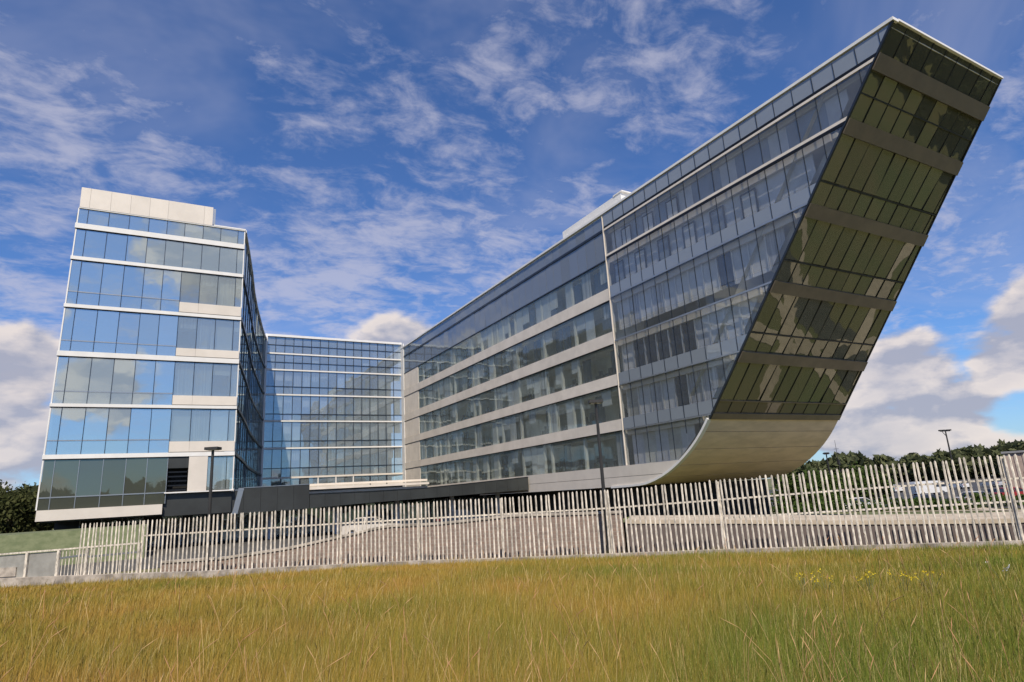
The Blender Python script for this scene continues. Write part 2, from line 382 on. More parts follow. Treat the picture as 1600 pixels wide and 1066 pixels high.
# ---- flat block at the left
def left_block():
    Y = 53.6
    lean = lambda x, z: x - (.42*(1-(z-1.7)/25)*max(0, .6-x)/7.2)
    inner = [(5.12, 53.6), (6.0, 58.5), (6.95, 64), (7.9, 70), (8.9, 75.5), (9.8, 80), (10.7, 84.5), (11.5, 88.2), (12.25, 91.2)]
    core = MB()
    for i, z in enumerate(FL):
        poly = [(lean(-6.4, z), Y+.16), (5.0, Y+.16 if i else Y+1.5)]+[(x-.16, y) for x, y in inner[1:]]+[(-6.4, 91.2)]
        core.m = 0; core.slab([(x, y, z-.34) for x, y in poly], (0, 0, .34))
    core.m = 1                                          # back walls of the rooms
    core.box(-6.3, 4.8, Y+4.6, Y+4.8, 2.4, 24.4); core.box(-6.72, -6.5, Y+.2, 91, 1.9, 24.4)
    core.m = 2; core.box(.45, .6, Y+.2, Y+4.6, 3.3, 24.3)
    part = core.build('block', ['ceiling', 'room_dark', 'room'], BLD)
    tag(part, 'flat fronted left block with white floor lines and cream penthouse panels')
    def P(x0, x1, z0, z1, y=Y): return [(lean(x0, z0), y, z0), (lean(x1, z0), y, z0), (lean(x1, z1), y, z1), (lean(x0, z1), y, z1)]
    F = (0, -1, 0)
    xl = [-6.55, -5.95, -4.6, -3.25, -1.93, -.66, .6]; xr = [.6, 1.95, 3.27, 4.6, 5.1]
    bands = [(5.80, 6.10), (9.45, 9.68), (13.13, 13.50), (16.80, 17.06), (20.53, 20.80), (23.06, 23.46)]
    rows = [(2.4, 5.80), (6.10, 9.45), (9.68, 13.13), (13.50, 16.80), (17.06, 20.53), (20.80, 23.06), (23.46, 24.72)]
    tr = {0: 3.19, 1: 7.06, 2: 10.57, 3: 14.3, 4: 18.04}
    for ri, (z0, z1) in enumerate(rows):
        for a, b_ in zip(xl[:-1], xl[1:]):
            mt = 'glass_olive' if ri == 0 else 'glass_blue'
            if ri in tr:
                pane(part, P(a+.02, b_-.02, z0, tr[ri]-.02), F, mt); pane(part, P(a+.02, b_-.02, tr[ri]+.04, z1), F, mt)
            else: pane(part, P(a+.02, b_-.02, z0, z1), F, mt)
        if ri in tr:
            t = tr[ri]; MB().slab(P(-6.55, .6, t-.03, t+.05, Y-.03), (0, .08, 0)).build('transom', 'alu', part)
        if ri == 0: continue
        for a, b_ in zip(xr[:-1], xr[1:]):
            lo = tr[ri]-.12 if ri in (1, 2, 3, 4) else z0
            pane(part, P(a+.02, b_-.02, lo, z1), F, 'glass_blue' if ri >= 5 else 'glass_clear')
            if ri in (1, 2, 3, 4) or ri in (5,):
                q = R.random()
                zb = z1-(z1-lo)*(1 if q < .75 else .35)
                if ri < 5 and not (ri == 4 and a < 1): MB().box(a+.06, b_-.04, Y+.32, Y+.36, zb, z1).build('blind', 'curtain' if R.random() < .5 else 'blind', part)
        if ri in (1, 2, 3, 4):
            for a, b_ in ((.6, 1.95), (1.95, 5.12)):
                MB().box(a+.005, b_-.005, Y-.14, Y+.12, z0+.04, tr[ri]-.14).build('cladding_panel', 'panel', part)
    for z0, z1 in bands:
        MB().slab([(lean(-6.66, z0), Y-.12, z0), (5.15, Y-.12, z0), (5.15, Y-.12, z1), (lean(-6.66, z1), Y-.12, z1)], (0, .26, 0)).build('floor_band', 'white_trim', part)
        MB().slab([(lean(-6.6, z0), Y-.06, z0-.07), (5.12, Y-.06, z0-.07), (5.12, Y-.06, z0), (lean(-6.6, z0), Y-.06, z0)], (0, .1, 0)).build('shadow_joint', 'dark_metal', part)
    for x in xl[1:]:
        for z0, z1 in rows: MB().slab(P(x-.02, x+.02, z0, z1, Y-.035), (0, .07, 0)).build('mullion', 'mullion' if z0 > 5 else 'alu', part)
    for x in xr[1:-1]:
        for ri, (z0, z1) in enumerate(rows[1:]):
            lo = tr[ri+1]-.12 if ri+1 in tr else z0
            MB().box(x-.02, x+.02, Y-.035, Y+.035, lo, z1).build('mullion', 'mullion', part)
    for x in (-6.6, 5.12):
        MB().slab([(lean(x-.04, 2.4), Y-.05, 2.4), (lean(x+.04, 2.4), Y-.05, 2.4), (x+.04, Y-.05, 24.7), (x-.04, Y-.05, 24.7)] if x < 0 else [(5.08, Y-.05, 3.2), (5.16, Y-.05, 3.2), (5.16, Y-.05, 24.7), (5.08, Y-.05, 24.7)], (0, .12, 0)).build('corner_post', 'white_trim', part)
    # cream base band, penthouse, roof edge
    for a, b_ in ((-6.98, .45),):
        MB().slab([(a, Y-.2, 1.66), (b_, Y-.2, 1.66), (b_, Y-.2, 2.38), (a+.02, Y-.2, 2.38)], (0, .35, 0)).build('base_band', 'panel', part)
    ph = [-6.57, -5.95, -4.6, -3.28, -1.97, -.67, 1.95, 2.6]
    for a, b_ in zip(ph[:-1], ph[1:]): MB().box(a+.006, b_-.006, Y-.12, Y, 24.78, 26.42).build('penthouse_panel', 'panel', part)
    c = MB(); c.box(-6.55, 2.58, Y+.004, Y+7, 24.74, 26.36); c.build('penthouse', 'white_trim', part)
    MB().box(-6.6, 5.18, Y-.10, Y+.3, 24.70, 24.775).build('roof_edge', 'white_trim', part)
    MB().box(2.7, 5.18, Y-.12, Y+.3, 24.777, 24.88).build('roof_cap', 'white_trim', part)
    MB().box(2.62, 2.8, Y-.1, Y+.1, 24.9, 26.3).build('downpipe', 'alu', part)
    # ground row, right: opening, panel, glass
    MB().box(.62, 1.98, Y+.9, Y+1.0, 3.2, 5.8).build('opening_shade', 'void_shade', part)  # black sheet that paints the darkness inside the opening
    MB().box(.62, 1.98, Y-.02, Y+.1, 4.95, 5.78).build('transom_panel', 'dark_clad', part)
    for k in range(5): MB().box(.66, 1.94, Y+.15, Y+.22, 3.3+k*.33, 3.4+k*.33).build('louvre', 'dark_metal', part)
    MB().box(2.0, 3.28, Y-.1, Y+.1, 3.22, 5.80).build('cladding_panel', 'panel', part)
    pane(part, P(3.3, 4.6, 3.25, 5.8), F, 'glass_clear'); pane(part, P(4.64, 5.08, 3.25, 5.8), F, 'glass_clear')
    for a, b_ in ((3.35, 3.6), (4.3, 4.5), (4.7, 4.85)): MB().box(a, b_, Y+.3, Y+.34, 3.3, 5.7).build('curtain', 'curtain', part)
    MB().box(.5, 5.16, Y-.14, Y+.14, 3.12, 3.21).build('sill', 'white_trim', part)
    MB().box(.8, 5.1, Y+2.2, Y+2.4, 3.2, 5.8).build('room_wall', 'bank', part)
    # inner side, seen edge on
    lv = [(3.3, 5.8), (6.1, 9.45), (9.75, 13.1), (13.5, 16.8), (17.1, 20.5), (20.8, 24.55)]
    for (x0, y0), (x1, y1) in zip(inner[:-1], inner[1:]):
        d = Vector((x1-x0, y1-y0, 0)).normalized(); n = Vector((d.y, -d.x, 0))
        for s in range(2):
            a = Vector((x0, y0, 0)).lerp(Vector((x1, y1, 0)), s/2); b_ = Vector((x0, y0, 0)).lerp(Vector((x1, y1, 0)), (s+1)/2)
            for z0, z1 in lv:
                q = [a+d*.03, b_-d*.03]
                pane(part, [(q[0].x, q[0].y, z0), (q[1].x, q[1].y, z0), (q[1].x, q[1].y, z1), (q[0].x, q[0].y, z1)], n, 'glass_side')
            MB().bar(a+Vector((0, 0, 3.2))+n*.02, a+Vector((0, 0, 24.6))+n*.02, .05, .07).build('mullion', 'mullion', part)
        for z in (5.95, 9.6, 13.3, 16.95, 20.65):
            MB().bar(Vector((x0, y0, z))+n*.04, Vector((x1, y1, z))+n*.04, .14, .26).build('floor_band', 'mullion', part)
        MB().bar(Vector((x0, y0, 24.72)), Vector((x1, y1, 24.72)), .3, .2).build('roof_edge', 'white_trim', part)
        MB().bar(Vector((x0, y0, 3.15)), Vector((x1, y1, 3.15)), .2, .2).build('sill', 'panel_grey', part)
    MB().box(11.7, 12.25, 90.2, 91.0, 1.8, 25.2).build('corner_post', 'white_trim', part)
    # undercroft
    b = MB(); b.box(-6.8, .5, Y+.3, 60, 1.55, 1.75); b.box(-6.6, 5, 60, 60.3, GZ, 2.3); b.box(.5, 5.1, Y+.2, 60, 1.5, 3.1)
    b.build('undercroft', 'dark_clad', part)
left_block()

# ---- concave block at the back
def centre_block():
    Y = 91.2; x0, x1, N = 12.25, 32.1, 16
    core = MB()
    for z in (4.2, 5.55, 9.55, 13.3, 17.0, 20.55, 22.95, 25.4):
        core.m = 0; core.box(x0, x1, Y+.2, Y+9, z-.3, z)
    core.m = 1; core.box(x0, x1, Y+5, Y+5.2, 4, 25)
    part = core.build('block', ['ceiling', 'room'], BLD); tag(part, 'gridded glass block at the back between the two wings')
    F = (0, -1, 0); w = (x1-x0)/N
    lines = [(4.35, 5.38), (5.62, 6.75), (6.85, 9.35), (9.65, 10.45), (10.55, 13.12), (13.42, 14.2), (14.3, 16.85), (17.13, 18.1), (18.2, 20.4), (20.7, 21.6), (21.7, 22.75), (23.08, 24.1), (24.2, 25.35)]
    for i in range(N):
        a, b_ = x0+i*w, x0+(i+1)*w
        for k, (z0, z1) in enumerate(lines):
            pane(part, [(a+.03, Y, z0), (b_-.03, Y, z0), (b_-.03, Y, z1), (a+.03, Y, z1)], F, 'glass_centre')
        MB().box(a-.03, a+.03, Y-.09, Y+.05, 5.6, 25.35).build('mullion', 'mullion', part)
        if i % 2 == 0: MB().box(a-.08, a+.08, Y-.12, Y+.06, 4.0, 5.4).build('door_post', 'white_trim' if 5 < i < 11 else 'mullion', part)
        for k in (2, 4, 6, 8, 10):
            if R.random() < .75:
                z0, z1 = lines[k]; MB().box(a+.08, b_-.08, Y+.35, Y+.4, z0+(z1-z0)*R.choice((0, .4, .65)), z1).build('blind', R.choice(('blind', 'blind_grey', 'curtain')), part)
    for z, h, mt in ((5.5, .24, 'panel'), (9.5, .2, 'white_trim'), (13.27, .2, 'white_trim'), (16.99, .2, 'white_trim'), (20.55, .2, 'white_trim'), (22.92, .2, 'white_trim')):
        MB().box(x0, x1, Y-.14, Y+.1, z-h/2, z+h/2).build('floor_band', mt, part)
    for z in (6.8, 10.5, 14.25, 18.15, 21.65, 24.15): MB().box(x0, x1, Y-.07, Y+.04, z-.05, z+.05).build('transom', 'mullion', part)
    MB().box(x0-.2, x1+.1, Y-.25, Y+.5, 25.36, 25.68).build('roof_edge', 'white_trim', part)
    MB().box(x1-.02, x1+.1, Y-1.2, Y, 1.7, 25.3).build('corner_post', 'white_trim', part)
    b = MB(); b.box(x0+8*w-.3, x0+8*w+.3, Y+2, Y+2.6, 4.2, 25); b.box(x0+3*w, x0+3*w+.6, Y+2, Y+2.6, 4.2, 25); b.box(x0+13*w, x0+13*w+.6, Y+2, Y+2.6, 4.2, 25); b.build('column', 'ceiling', part)
    MB().box(x0, x1, Y-.1, Y+.1, 3.9, 4.3).build('sill', 'panel', part)
    MB().box(x0-6, x1+.1, Y+.2, Y+.4, GZ, 4.1).build('base_wall', 'dark_clad', part)
centre_block()

# ---- right wing with the prow
XW = 32.2
PROF = [(37.6, 1.66), (36.6, 1.80), (35.27, 2.14), (33.95, 2.66), (32.66, 3.38), (31.56, 4.15), (30.64, 4.98), (29.97, 5.76)]
def yend(z): return 29.97-.852*(z-5.76)
def yprof(z):
    if z >= 5.76: return yend(z)
    zs = [p[1] for p in PROF]; ys = [p[0] for p in PROF]
    return float(np.interp(z, zs, ys))
def x2(y): return 43.75+.15*(y-13.7)
def clip(poly):
    """keep what lies behind the sloping end (2D polygon in y,z)"""
    def ins(p): return p[0] >= yend(p[1]) if p[1] >= 5.76 else p[0] >= yprof(p[1])
    out = []
    for i in range(len(poly)):
        a, b_ = poly[i], poly[(i+1) % len(poly)]
        ia, ib = ins(a), ins(b_)
        if ia: out.append(a)
        if ia != ib:
            lo, hi = 0., 1.
            for _ in range(24):
                t = (lo+hi)/2; p = (a[0]+(b_[0]-a[0])*t, a[1]+(b_[1]-a[1])*t)
                if ins(p) == ia: lo = t
                else: hi = t
            out.append((a[0]+(b_[0]-a[0])*lo, a[1]+(b_[1]-a[1])*lo))
    return out if len(out) > 2 else None
def right_wing():
    FW = (-1, 0, 0); YM = 39.0; YB = 91.1
    floors = [3.2, 6.1, 9.7, 13.4, 17.1, 20.7, 23.3]
    core = MB()
    for z in floors:
        y0 = yprof(z)+.9; core.m = 0; core.slab([(XW+.45, y0, z-.3), (x2(y0)-.2, y0, z-.3), (x2(90), 90, z-.3), (XW+.45, 90, z-.3)], (0, 0, .3))
    y0 = yend(24.6); core.slab([(XW+.05, y0+.1, 24.45), (x2(y0), y0+.1, 24.45), (x2(90), 91, 24.45), (XW+.05, 91, 24.45)], (0, 0, .25))
    core.m = 1; core.box(XW+2.4, XW+2.6, 38, 91, 3.2, 24.4)
    core.m = 2                                          # far flank
    for z0, z1 in zip([1.7]+floors, floors+[24.5]):
        core.slab([(x2(yprof(z0)), yprof(z0)+.15, z0), (x2(yprof(z1)), yprof(z1)+.15, z1), (x2(91), 91, z1), (x2(91), 91, z0)], (-.15, 0, 0))
    part = core.build('wing', ['ceiling', 'room', 'dark_clad'], BLD)
    tag(part, 'right wing whose glass end leans out like the prow of a ship')
    def quad(y0, y1, z0, z1, x=XW):
        c = clip([(y0, z0), (y0, z1), (y1, z1), (y1, z0)])
        return [(x, y, z) for y, z in c] if c else None
    # spandrel bands of the long side
    for z0, z1 in ((6.07, 6.95), (9.70, 10.62), (13.17, 14.2), (16.94, 17.97)):
        ys = list(np.arange(YM+.1, YB, 8.1))+[YB]
        for a, b_ in zip(ys[:-1], ys[1:]):
            MB().box(XW-.10, XW+.2, a+.004, b_-.004, z0, z1).build('spandrel_panel', 'panel_grey', part)
    for a, b_, c_, d_ in ((2.45, 3.28, 33.2, 54.2), (1.68, 2.42, 35.2, 54.2)):
        ys = list(np.arange(c_, d_, 5.25))+[d_]
        for i, (p, q) in enumerate(zip(ys[:-1], ys[1:])):
            if i == 0: p -= 4
            pts = quad(p+.004, q-.004, a, b_, XW-.12)
            if pts: MB().slab(pts, (.3, 0, 0)).build('base_panel', 'panel', part)
    MB().box(XW-.12, XW+.2, 54.21, YB, 1.68, 3.28).build('base_panel', 'panel_grey', part)
    # cladding at the far end
    for z0, z1 in ((3.3, 6.05), (6.97, 9.68), (10.64, 13.15), (14.22, 16.92), (17.99, 20.5)):
        for y0, y1 in ((84.0, 87.5), (87.5, YB)): MB().box(XW-.04, XW+.1, y0+.01, y1-.01, z0+.02, z1-.06).build('cladding_panel', 'panel_grey', part)
        MB().box(XW-.02, XW+.15, 84, YB, z1-.08, z1).build('shadow_joint', 'dark_metal', part)
    # window strips of the long side
    rows = [(3.30, 6.05), (6.97, 9.68), (10.64, 13.15), (14.22, 16.92), (17.99, 20.45), (20.55, 23.1), (23.35, 24.5)]
    W = 1.35
    ncol = int((84-YM)/W)
    for ri, (z0, z1) in enumerate(rows):
        ytop = 84 if ri < 5 else YB; n = int((ytop-YM-.1)/W)
        for k in range(n+1):
            a = YM+.1+k*W; b_ = min(a+W, ytop)
            if b_-a < .2: continue
            pane(part, [(XW, a+.015, z0), (XW, b_-.015, z0), (XW, b_-.015, z1), (XW, a+.015, z1)], FW, 'glass_side' if ri < 5 else 'glass_upper')
            if ri < 5:
                q = R.random()
                if k % 4 == 0 or q < .10: MB().box(XW+.16, XW+.40, a+.1, a+.34, z0, z1).build('column', 'ceiling', part)
                if q < .40: MB().box(XW+.22, XW+.26, a+.05, b_-.05, z0+(z1-z0)*R.choice((0, 0, .3, .5)), z1).build('blind', R.choice(('blind', 'blind', 'blind_grey', 'curtain')), part)
                elif q < .66: MB().box(XW+.5, XW+.55, a+.1, b_-.1, z0, z1-.35).build('partition', R.choice(('window_dark', 'window_dark', 'room', 'blind_grey')), part)
                elif q < .9:
                    f = MB(); f.box(XW+.7, XW+1.4, a+.2, b_-.2, z0, z0+.5); f.box(XW+.8, XW+.9, a+.35, a+.8, z0+.5, z0+.9)
                    if R.random() < .4: f.box(XW+1.4, XW+1.8, a+.3, a+.8, z0, z0+1.3)
                    f.build('desk', 'furniture', part)
        if ri in (4,): 
            for k in range(0, n, 3):
                a = YM+.4+k*W; MB().slab([(XW+.3, a, z0+.05), (XW+.3, a+1.1, z0+.05), (XW+.3, a+1.1, z1-.55), (XW+.3, a, z1-.55)], (.05, 0, 0)).build('inner_window', 'window_dark', part)
    for z, h in ((20.5, .10), (23.22, .22), (16.93, .05)):
        MB().box(XW-.07, XW+.05, YM, YB, z-h/2, z+h/2).build('transom', 'mullion', part)
    for z in (6.05, 9.68, 13.15, 16.92): MB().box(XW-.06, XW+.1, YM, YB, z-.05, z-.001).build('shadow_joint', 'dark_metal', part)
    # white joint between the two parts of the facade
    MB().box(XW-.13, XW+.1, YM-.02, YM+.05, 3.28, 24.5).build('white_joint', 'panel_grey', part)
    # double skin in front of the prow: outer sheets
    rows = [(3.30, 5.98, 'c'), (6.12, 7.0, 's'), (7.04, 9.62, 'c'), (9.74, 10.66, 's'), (10.70, 13.28, 'c'), (13.42, 14.32, 'c'), (14.36, 17.06, 'c'), (17.2, 18.1, 's'), (18.14, 20.55, 'c'), (20.95, 23.1, 'c'), (23.5, 24.55, 's')]
    for z0, z1, t in rows:
        off = 0
        for k in range(21):
            b_ = YM-.09-k*W; a = b_-W
            pts = quad(a+.015, b_-.015, z0, z1, XW-.08)
            if pts: pane(part, pts, FW, 'glass_near' if t == 'c' else 'glass_spandrel')
    for z, h, mt in ((6.05, .10, 'alu'), (9.68, .10, 'alu'), (13.35, .12, 'alu'), (17.13, .12, 'alu'), (20.65, .17, 'dark_metal'), (20.83, .18, 'panel_grey'), (23.2, .16, 'panel_grey'), (23.38, .16, 'dark_metal')):
        c = quad(5, YM-.1, z-h/2, z+h/2, XW-.12)
        MB().slab(c, (.1, 0, 0)).build('transom', mt, part)
    for k in range(1, 20):
        y = YM-.09-k*W
        z0 = max(3.3, 3.3 if y > 33 else 5.76+(29.97-y)/.852)
        if y < 33 and y > 29.97: z0 = 5.0
        if 24.5-z0 < .3: continue
        MB().box(XW-.11, XW-.05, y-.012, y+.012, z0+.05, 24.5).build('mullion', 'mullion', part)
    # inner skin
    kinds = {3.3: 'plain', 6.95: 'curt', 10.6: 'dark', 14.3: 'lav', 18.1: 'win', 20.95: 'win2'}
    for (z0, z1) in ((3.3, 5.8), (6.95, 9.4), (10.6, 13.0), (14.3, 16.7), (18.1, 20.3), (20.95, 22.9)):
        kd = kinds[z0]
        for k in range(19):
            b_ = YM-.25-k*W; a = b_-W
            c = clip([(a-1.2, z0), (a-1.2, z1), (b_-1.2, z1), (b_-1.2, z0)])
            if not c or len(c) < 4: continue
            x = XW+.55; mt = 'blind_grey'
            if kd == 'win': mt = 'blind_grey'
            elif kd == 'win2': mt = 'wall_blue' if k % 3 else 'blind_grey'
            elif kd == 'lav': mt = ['blind', 'curtain', 'blind', 'curtain', 'blind_grey', 'blind', 'blind_grey', 'blind', 'window_dark', 'blind_grey'][k % 10]
            elif kd == 'dark': mt = 'window_dark' if 1 <= k <= 5 else ('blind' if k == 0 or k > 7 else 'blind_grey')
            elif kd == 'curt': mt = ['room', 'blind', 'curtain', 'blind', 'window_dark', 'curtain', 'curtain', 'blind'][k % 8]
            elif kd == 'plain': mt = 'room' if k % 2 else 'blind_grey'
            MB().slab([(x, y+1.2, z) for y, z in c], (.06, 0, 0)).build('inner_panel', mt, part)
            if kd in ('win', 'win2') and k % 2 == (0 if kd == 'win' else 1) and len(c) == 4 and k < (12 if kd == 'win' else 6):
                ww = MB(); ww.box(x-.10, x-.02, a+.12, b_-.12, z0+.1, z1-.3); ww.build('inner_window', 'blind' if k % 4 else 'wall_blue', part)
                fr = MB()
                for (p, q, r_, s_) in ((a+.04, a+.15, z0+.05, z1-.25), (b_-.15, b_-.04, z0+.05, z1-.25), (a+.15, b_-.15, z1-.36, z1-.25), (a+.15, b_-.15, z0+.05, z0+.13)): fr.box(x-.14, x-.101, p, q, r_, s_)
                fr.build('window_frame', 'dark_metal', part)
            if kd in ('dark', 'curt', 'lav') and k < 14: MB().box(x-.12, x-.02, b_-.05, b_+.03, z0, z1).build('inner_post', 'white_trim', part)
    # slabs' edge behind the glass
    for z in (6.1, 9.7, 13.4, 17.1, 20.7):
        MB().box(XW+.25, XW+.44, yend(z)+1.2 if z > 6 else 31.5, YM-.1, z-.45, z+.05).build('floor_edge', 'panel_grey', part)
    # roof edge
    MB().box(XW-.16, XW+.35, yend(24.8)-.02, YB, 24.64, 24.82).build('roof_edge', 'white_trim', part)
    ye = yend(24.8)
    MB().box(XW+.352, x2(ye)+.06, ye-.06, ye+.3, 24.70, 24.83).build('roof_edge', 'white_trim', part)
    MB().slab([(x2(ye)-.2, ye+.3, 24.5), (x2(ye)+.12, ye+.3, 24.5), (x2(91)+.12, 91, 24.5), (x2(91)-.2, 91, 24.5)], (0, 0, .3)).build('roof_edge', 'white_trim', part)
    # rooftop plant screen
    b = MB(); b.box(XW+.9, XW+4, 37.4, 46.4, 24.7, 26.25); b.box(XW+.85, XW+4.05, 37.2, 38.4, 26.25, 26.35)
    b.build('plant_screen', 'white_trim', part)
    # ---- sloping end
    sl = Vector((0, -.852, 1)).normalized(); nE = Vector((0, -1, -.852)).normalized()
    def E(x, z, o=0): return Vector((x, yend(z), z))+nE*o
    ledges = [(9.14, 9.72), (12.88, 13.46), (16.56, 17.17), (20.24, 20.89), (22.84, 23.5)]
    def strip(z0, z1, o=0):
        return [E(XW, z0, o), E(x2(yend(z0)), z0, o), E(x2(yend(z1)), z1, o), E(XW, z1, o)]
    for z0, z1 in ledges: MB().slab(strip(z0, z1, .16), -nE*.35).build('ledge', 'ledge', part)
    for z0, z1 in ledges[:-1]: MB().slab(strip(z1+1.0, z1+1.06, .05), -nE*.1).build('transom', 'mullion', part)
    MB().slab(strip(5.80, 6.15, .10), -nE*.3).build('ledge', 'ledge', part)
    MB().slab(strip(6.85, 6.92, .06), -nE*.1).build('transom', 'ledge', part)
    rws = [(6.17, 6.84, 'd'), (6.94, 9.13, 'g'), (9.73, 10.7, 'd2'), (10.8, 12.87, 'g'), (13.47, 14.44, 'd2'), (14.55, 16.55, 'g'), (17.18, 18.15, 'd2'), (18.26, 20.23, 'g'), (20.9, 22.83, 'g'), (23.51, 24.7, 'g')]
    w = 1.33
    for z0, z1, t in rws:
        for k in range(11):
            a = XW+.04+k*w
            e0, e1 = x2(yend(z0))-.03, x2(yend(z1))-.03
            if a > e0-.1: continue
            b0, b1 = min(a+w-.03, e0), min(a+w-.03, e1); a1 = min(a, e1-.05)
            if b1-a1 < .06: b1 = a1+.06
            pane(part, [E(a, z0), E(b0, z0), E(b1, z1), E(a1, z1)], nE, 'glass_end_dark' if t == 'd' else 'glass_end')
    for k in range(1, 10):
        a = XW+.025+k*w
        if k < 9 or True:
            for z0, z1, t in rws:
                if x2(yend(z1)) > a+.1: MB().slab([E(a-.02, z0, .03), E(a+.02, z0, .03), E(a+.02, z1, .03), E(a-.02, z1, .03)], -nE*.08).build('mullion', 'dark_metal', part)
    # interior seen dimly through the end
    b = MB()
    b.add([E(XW+.2, 6, -2.5), E(x2(28)-.3, 6, -2.5), E(43.2, 22.0, -2.5), E(XW+.2, 22.0, -2.5)], [(0, 1, 2, 3)]); b.build('inner_wall', 'room', part)
    for k in range(5):
        a = XW+1.2+k*2.4
        for z0, z1 in ((6.2, 9.3), (10, 13), (13.6, 16.8), (17.4, 20.4)): MB().slab([E(a, z0, -1.0), E(a+.45, z0, -1.0), E(a+.45, z1, -1.0), E(a, z1, -1.0)], -nE*.4).build('column', 'ceiling', part)
    # edge trims of the end
    MB().slab([E(XW-.10, 5.8, .08), E(XW+.05, 5.8, .08), E(XW+.05, 24.7, .08), E(XW-.10, 24.7, .08)], -nE*.12).build('edge_trim', 'mullion', part)
    MB().slab([E(x2(yend(5.8))-.06, 5.8, .05), E(x2(yend(5.8))+.06, 5.8, .05), E(x2(yend(24.7))+.06, 24.7, .05), E(x2(yend(24.7))-.06, 24.7, .05)], -nE*.5).build('edge_trim', 'dark_metal', part)
    # curved soffit: cladding strips
    fine = []
    for i in range(len(PROF)-1):
        for k in range(3):
            t = k/3; fine.append((PROF[i][0]+(PROF[i+1][0]-PROF[i][0])*t, PROF[i][1]+(PROF[i+1][1]-PROF[i][1])*t))
    fine.append(PROF[-1]); fine = [(44.0, 1.60), (40.5, 1.61)]+fine
    # smooth
    for _ in range(3): fine = [fine[0]]+[((a[0]+2*b_[0]+c[0])/4, (a[1]+2*b_[1]+c[1])/4) for a, b_, c in zip(fine[:-2], fine[1:-1], fine[2:])]+[fine[-1]]
    cuts = list(range(0, len(fine)-1, 4))+[len(fine)-1]
    for a, b_ in zip(cuts[:-1], cuts[1:]):
        m_ = MB(); pr = list(fine[a:b_+1]); n = len(pr); s = .015
        e = (pr[0][0]+(pr[1][0]-pr[0][0])*.12, pr[0][1]+(pr[1][1]-pr[0][1])*.12); pr[0] = e
        vs = []
        for i, (y, z) in enumerate(pr):
            if i == 0: z, y = z+s*.3, y-s
            vs += [(XW+.12, y, z), (x2(y), y, z)]
        for i, (y, z) in enumerate(pr): vs += [(XW+.12, y+.06, z+.10), (x2(y), y+.06, z+.10)]
        o2 = 2*n
        fs = [(2*i, 2*i+2, 2*i+3, 2*i+1) for i in range(n-1)]+[(o2+2*i, o2+2*i+1, o2+2*i+3, o2+2*i+2) for i in range(n-1)]
        fs += [(0, 1, o2+1, o2), (2*n-2, o2+2*n-2, o2+2*n-1, 2*n-1)]
        m_.add(vs, fs); m_.build('soffit_panel', 'soffit', part, smooth=False)
    # white edge of the prow
    m_ = MB()
    pr = fine[1:]; vs = []
    for i, (y, z) in enumerate(pr):
        p0 = pr[max(0, i-1)]; p1 = pr[min(len(pr)-1, i+1)]; d = Vector((p1[0]-p0[0], p1[1]-p0[1])).normalized(); q = Vector((-d.y, d.x))
        if q.y < 0: q = -q
        for x in (XW-.2, XW+.13):
            for o in (-.03, .14): vs.append((x, y+q.x*o, z+q.y*o))
    n = len(pr)
    for i in range(n-1):
        a = 4*i; b_ = a+4
        m_.f += [(a, a+1, b_+1, b_), (a+2, b_+2, b_+3, a+3), (a, b_, b_+2, a+2), (a+1, a+3, b_+3, b_+1)]; m_.mi += [0]*4
    m_.v = [tuple(v) for v in vs]; m_.f += [(0, 2, 3, 1), (4*n-4, 4*n-3, 4*n-1, 4*n-2)]; m_.mi += [0, 0]
    m_.build('prow_edge', 'white_trim', part)
    # dark undercroft: black walls stand in for the deep shade below the wing
    b = MB(); b.box(XW+.2, 46, 44, 91, 1.58, 1.66); b.build('underside', 'dark_clad', part)
    b = MB(); b.box(XW+1.5, 46.6, 37.9, 38.2, -2.4, 1.6); b.box(XW+1.2, XW+1.5, 37.9, 91, -2, 1.6); b.box(46.3, 46.6, 38.21, 60, -2.4, 1.6); b.build('undercroft_shade', 'void_shade', part)
    for x in (34.5, 38.5, 42.5): MB().tube([(x, 41, -2), (x, 41, 1.62)], .28, 12).build('column', 'dark_clad', part)
right_wing()

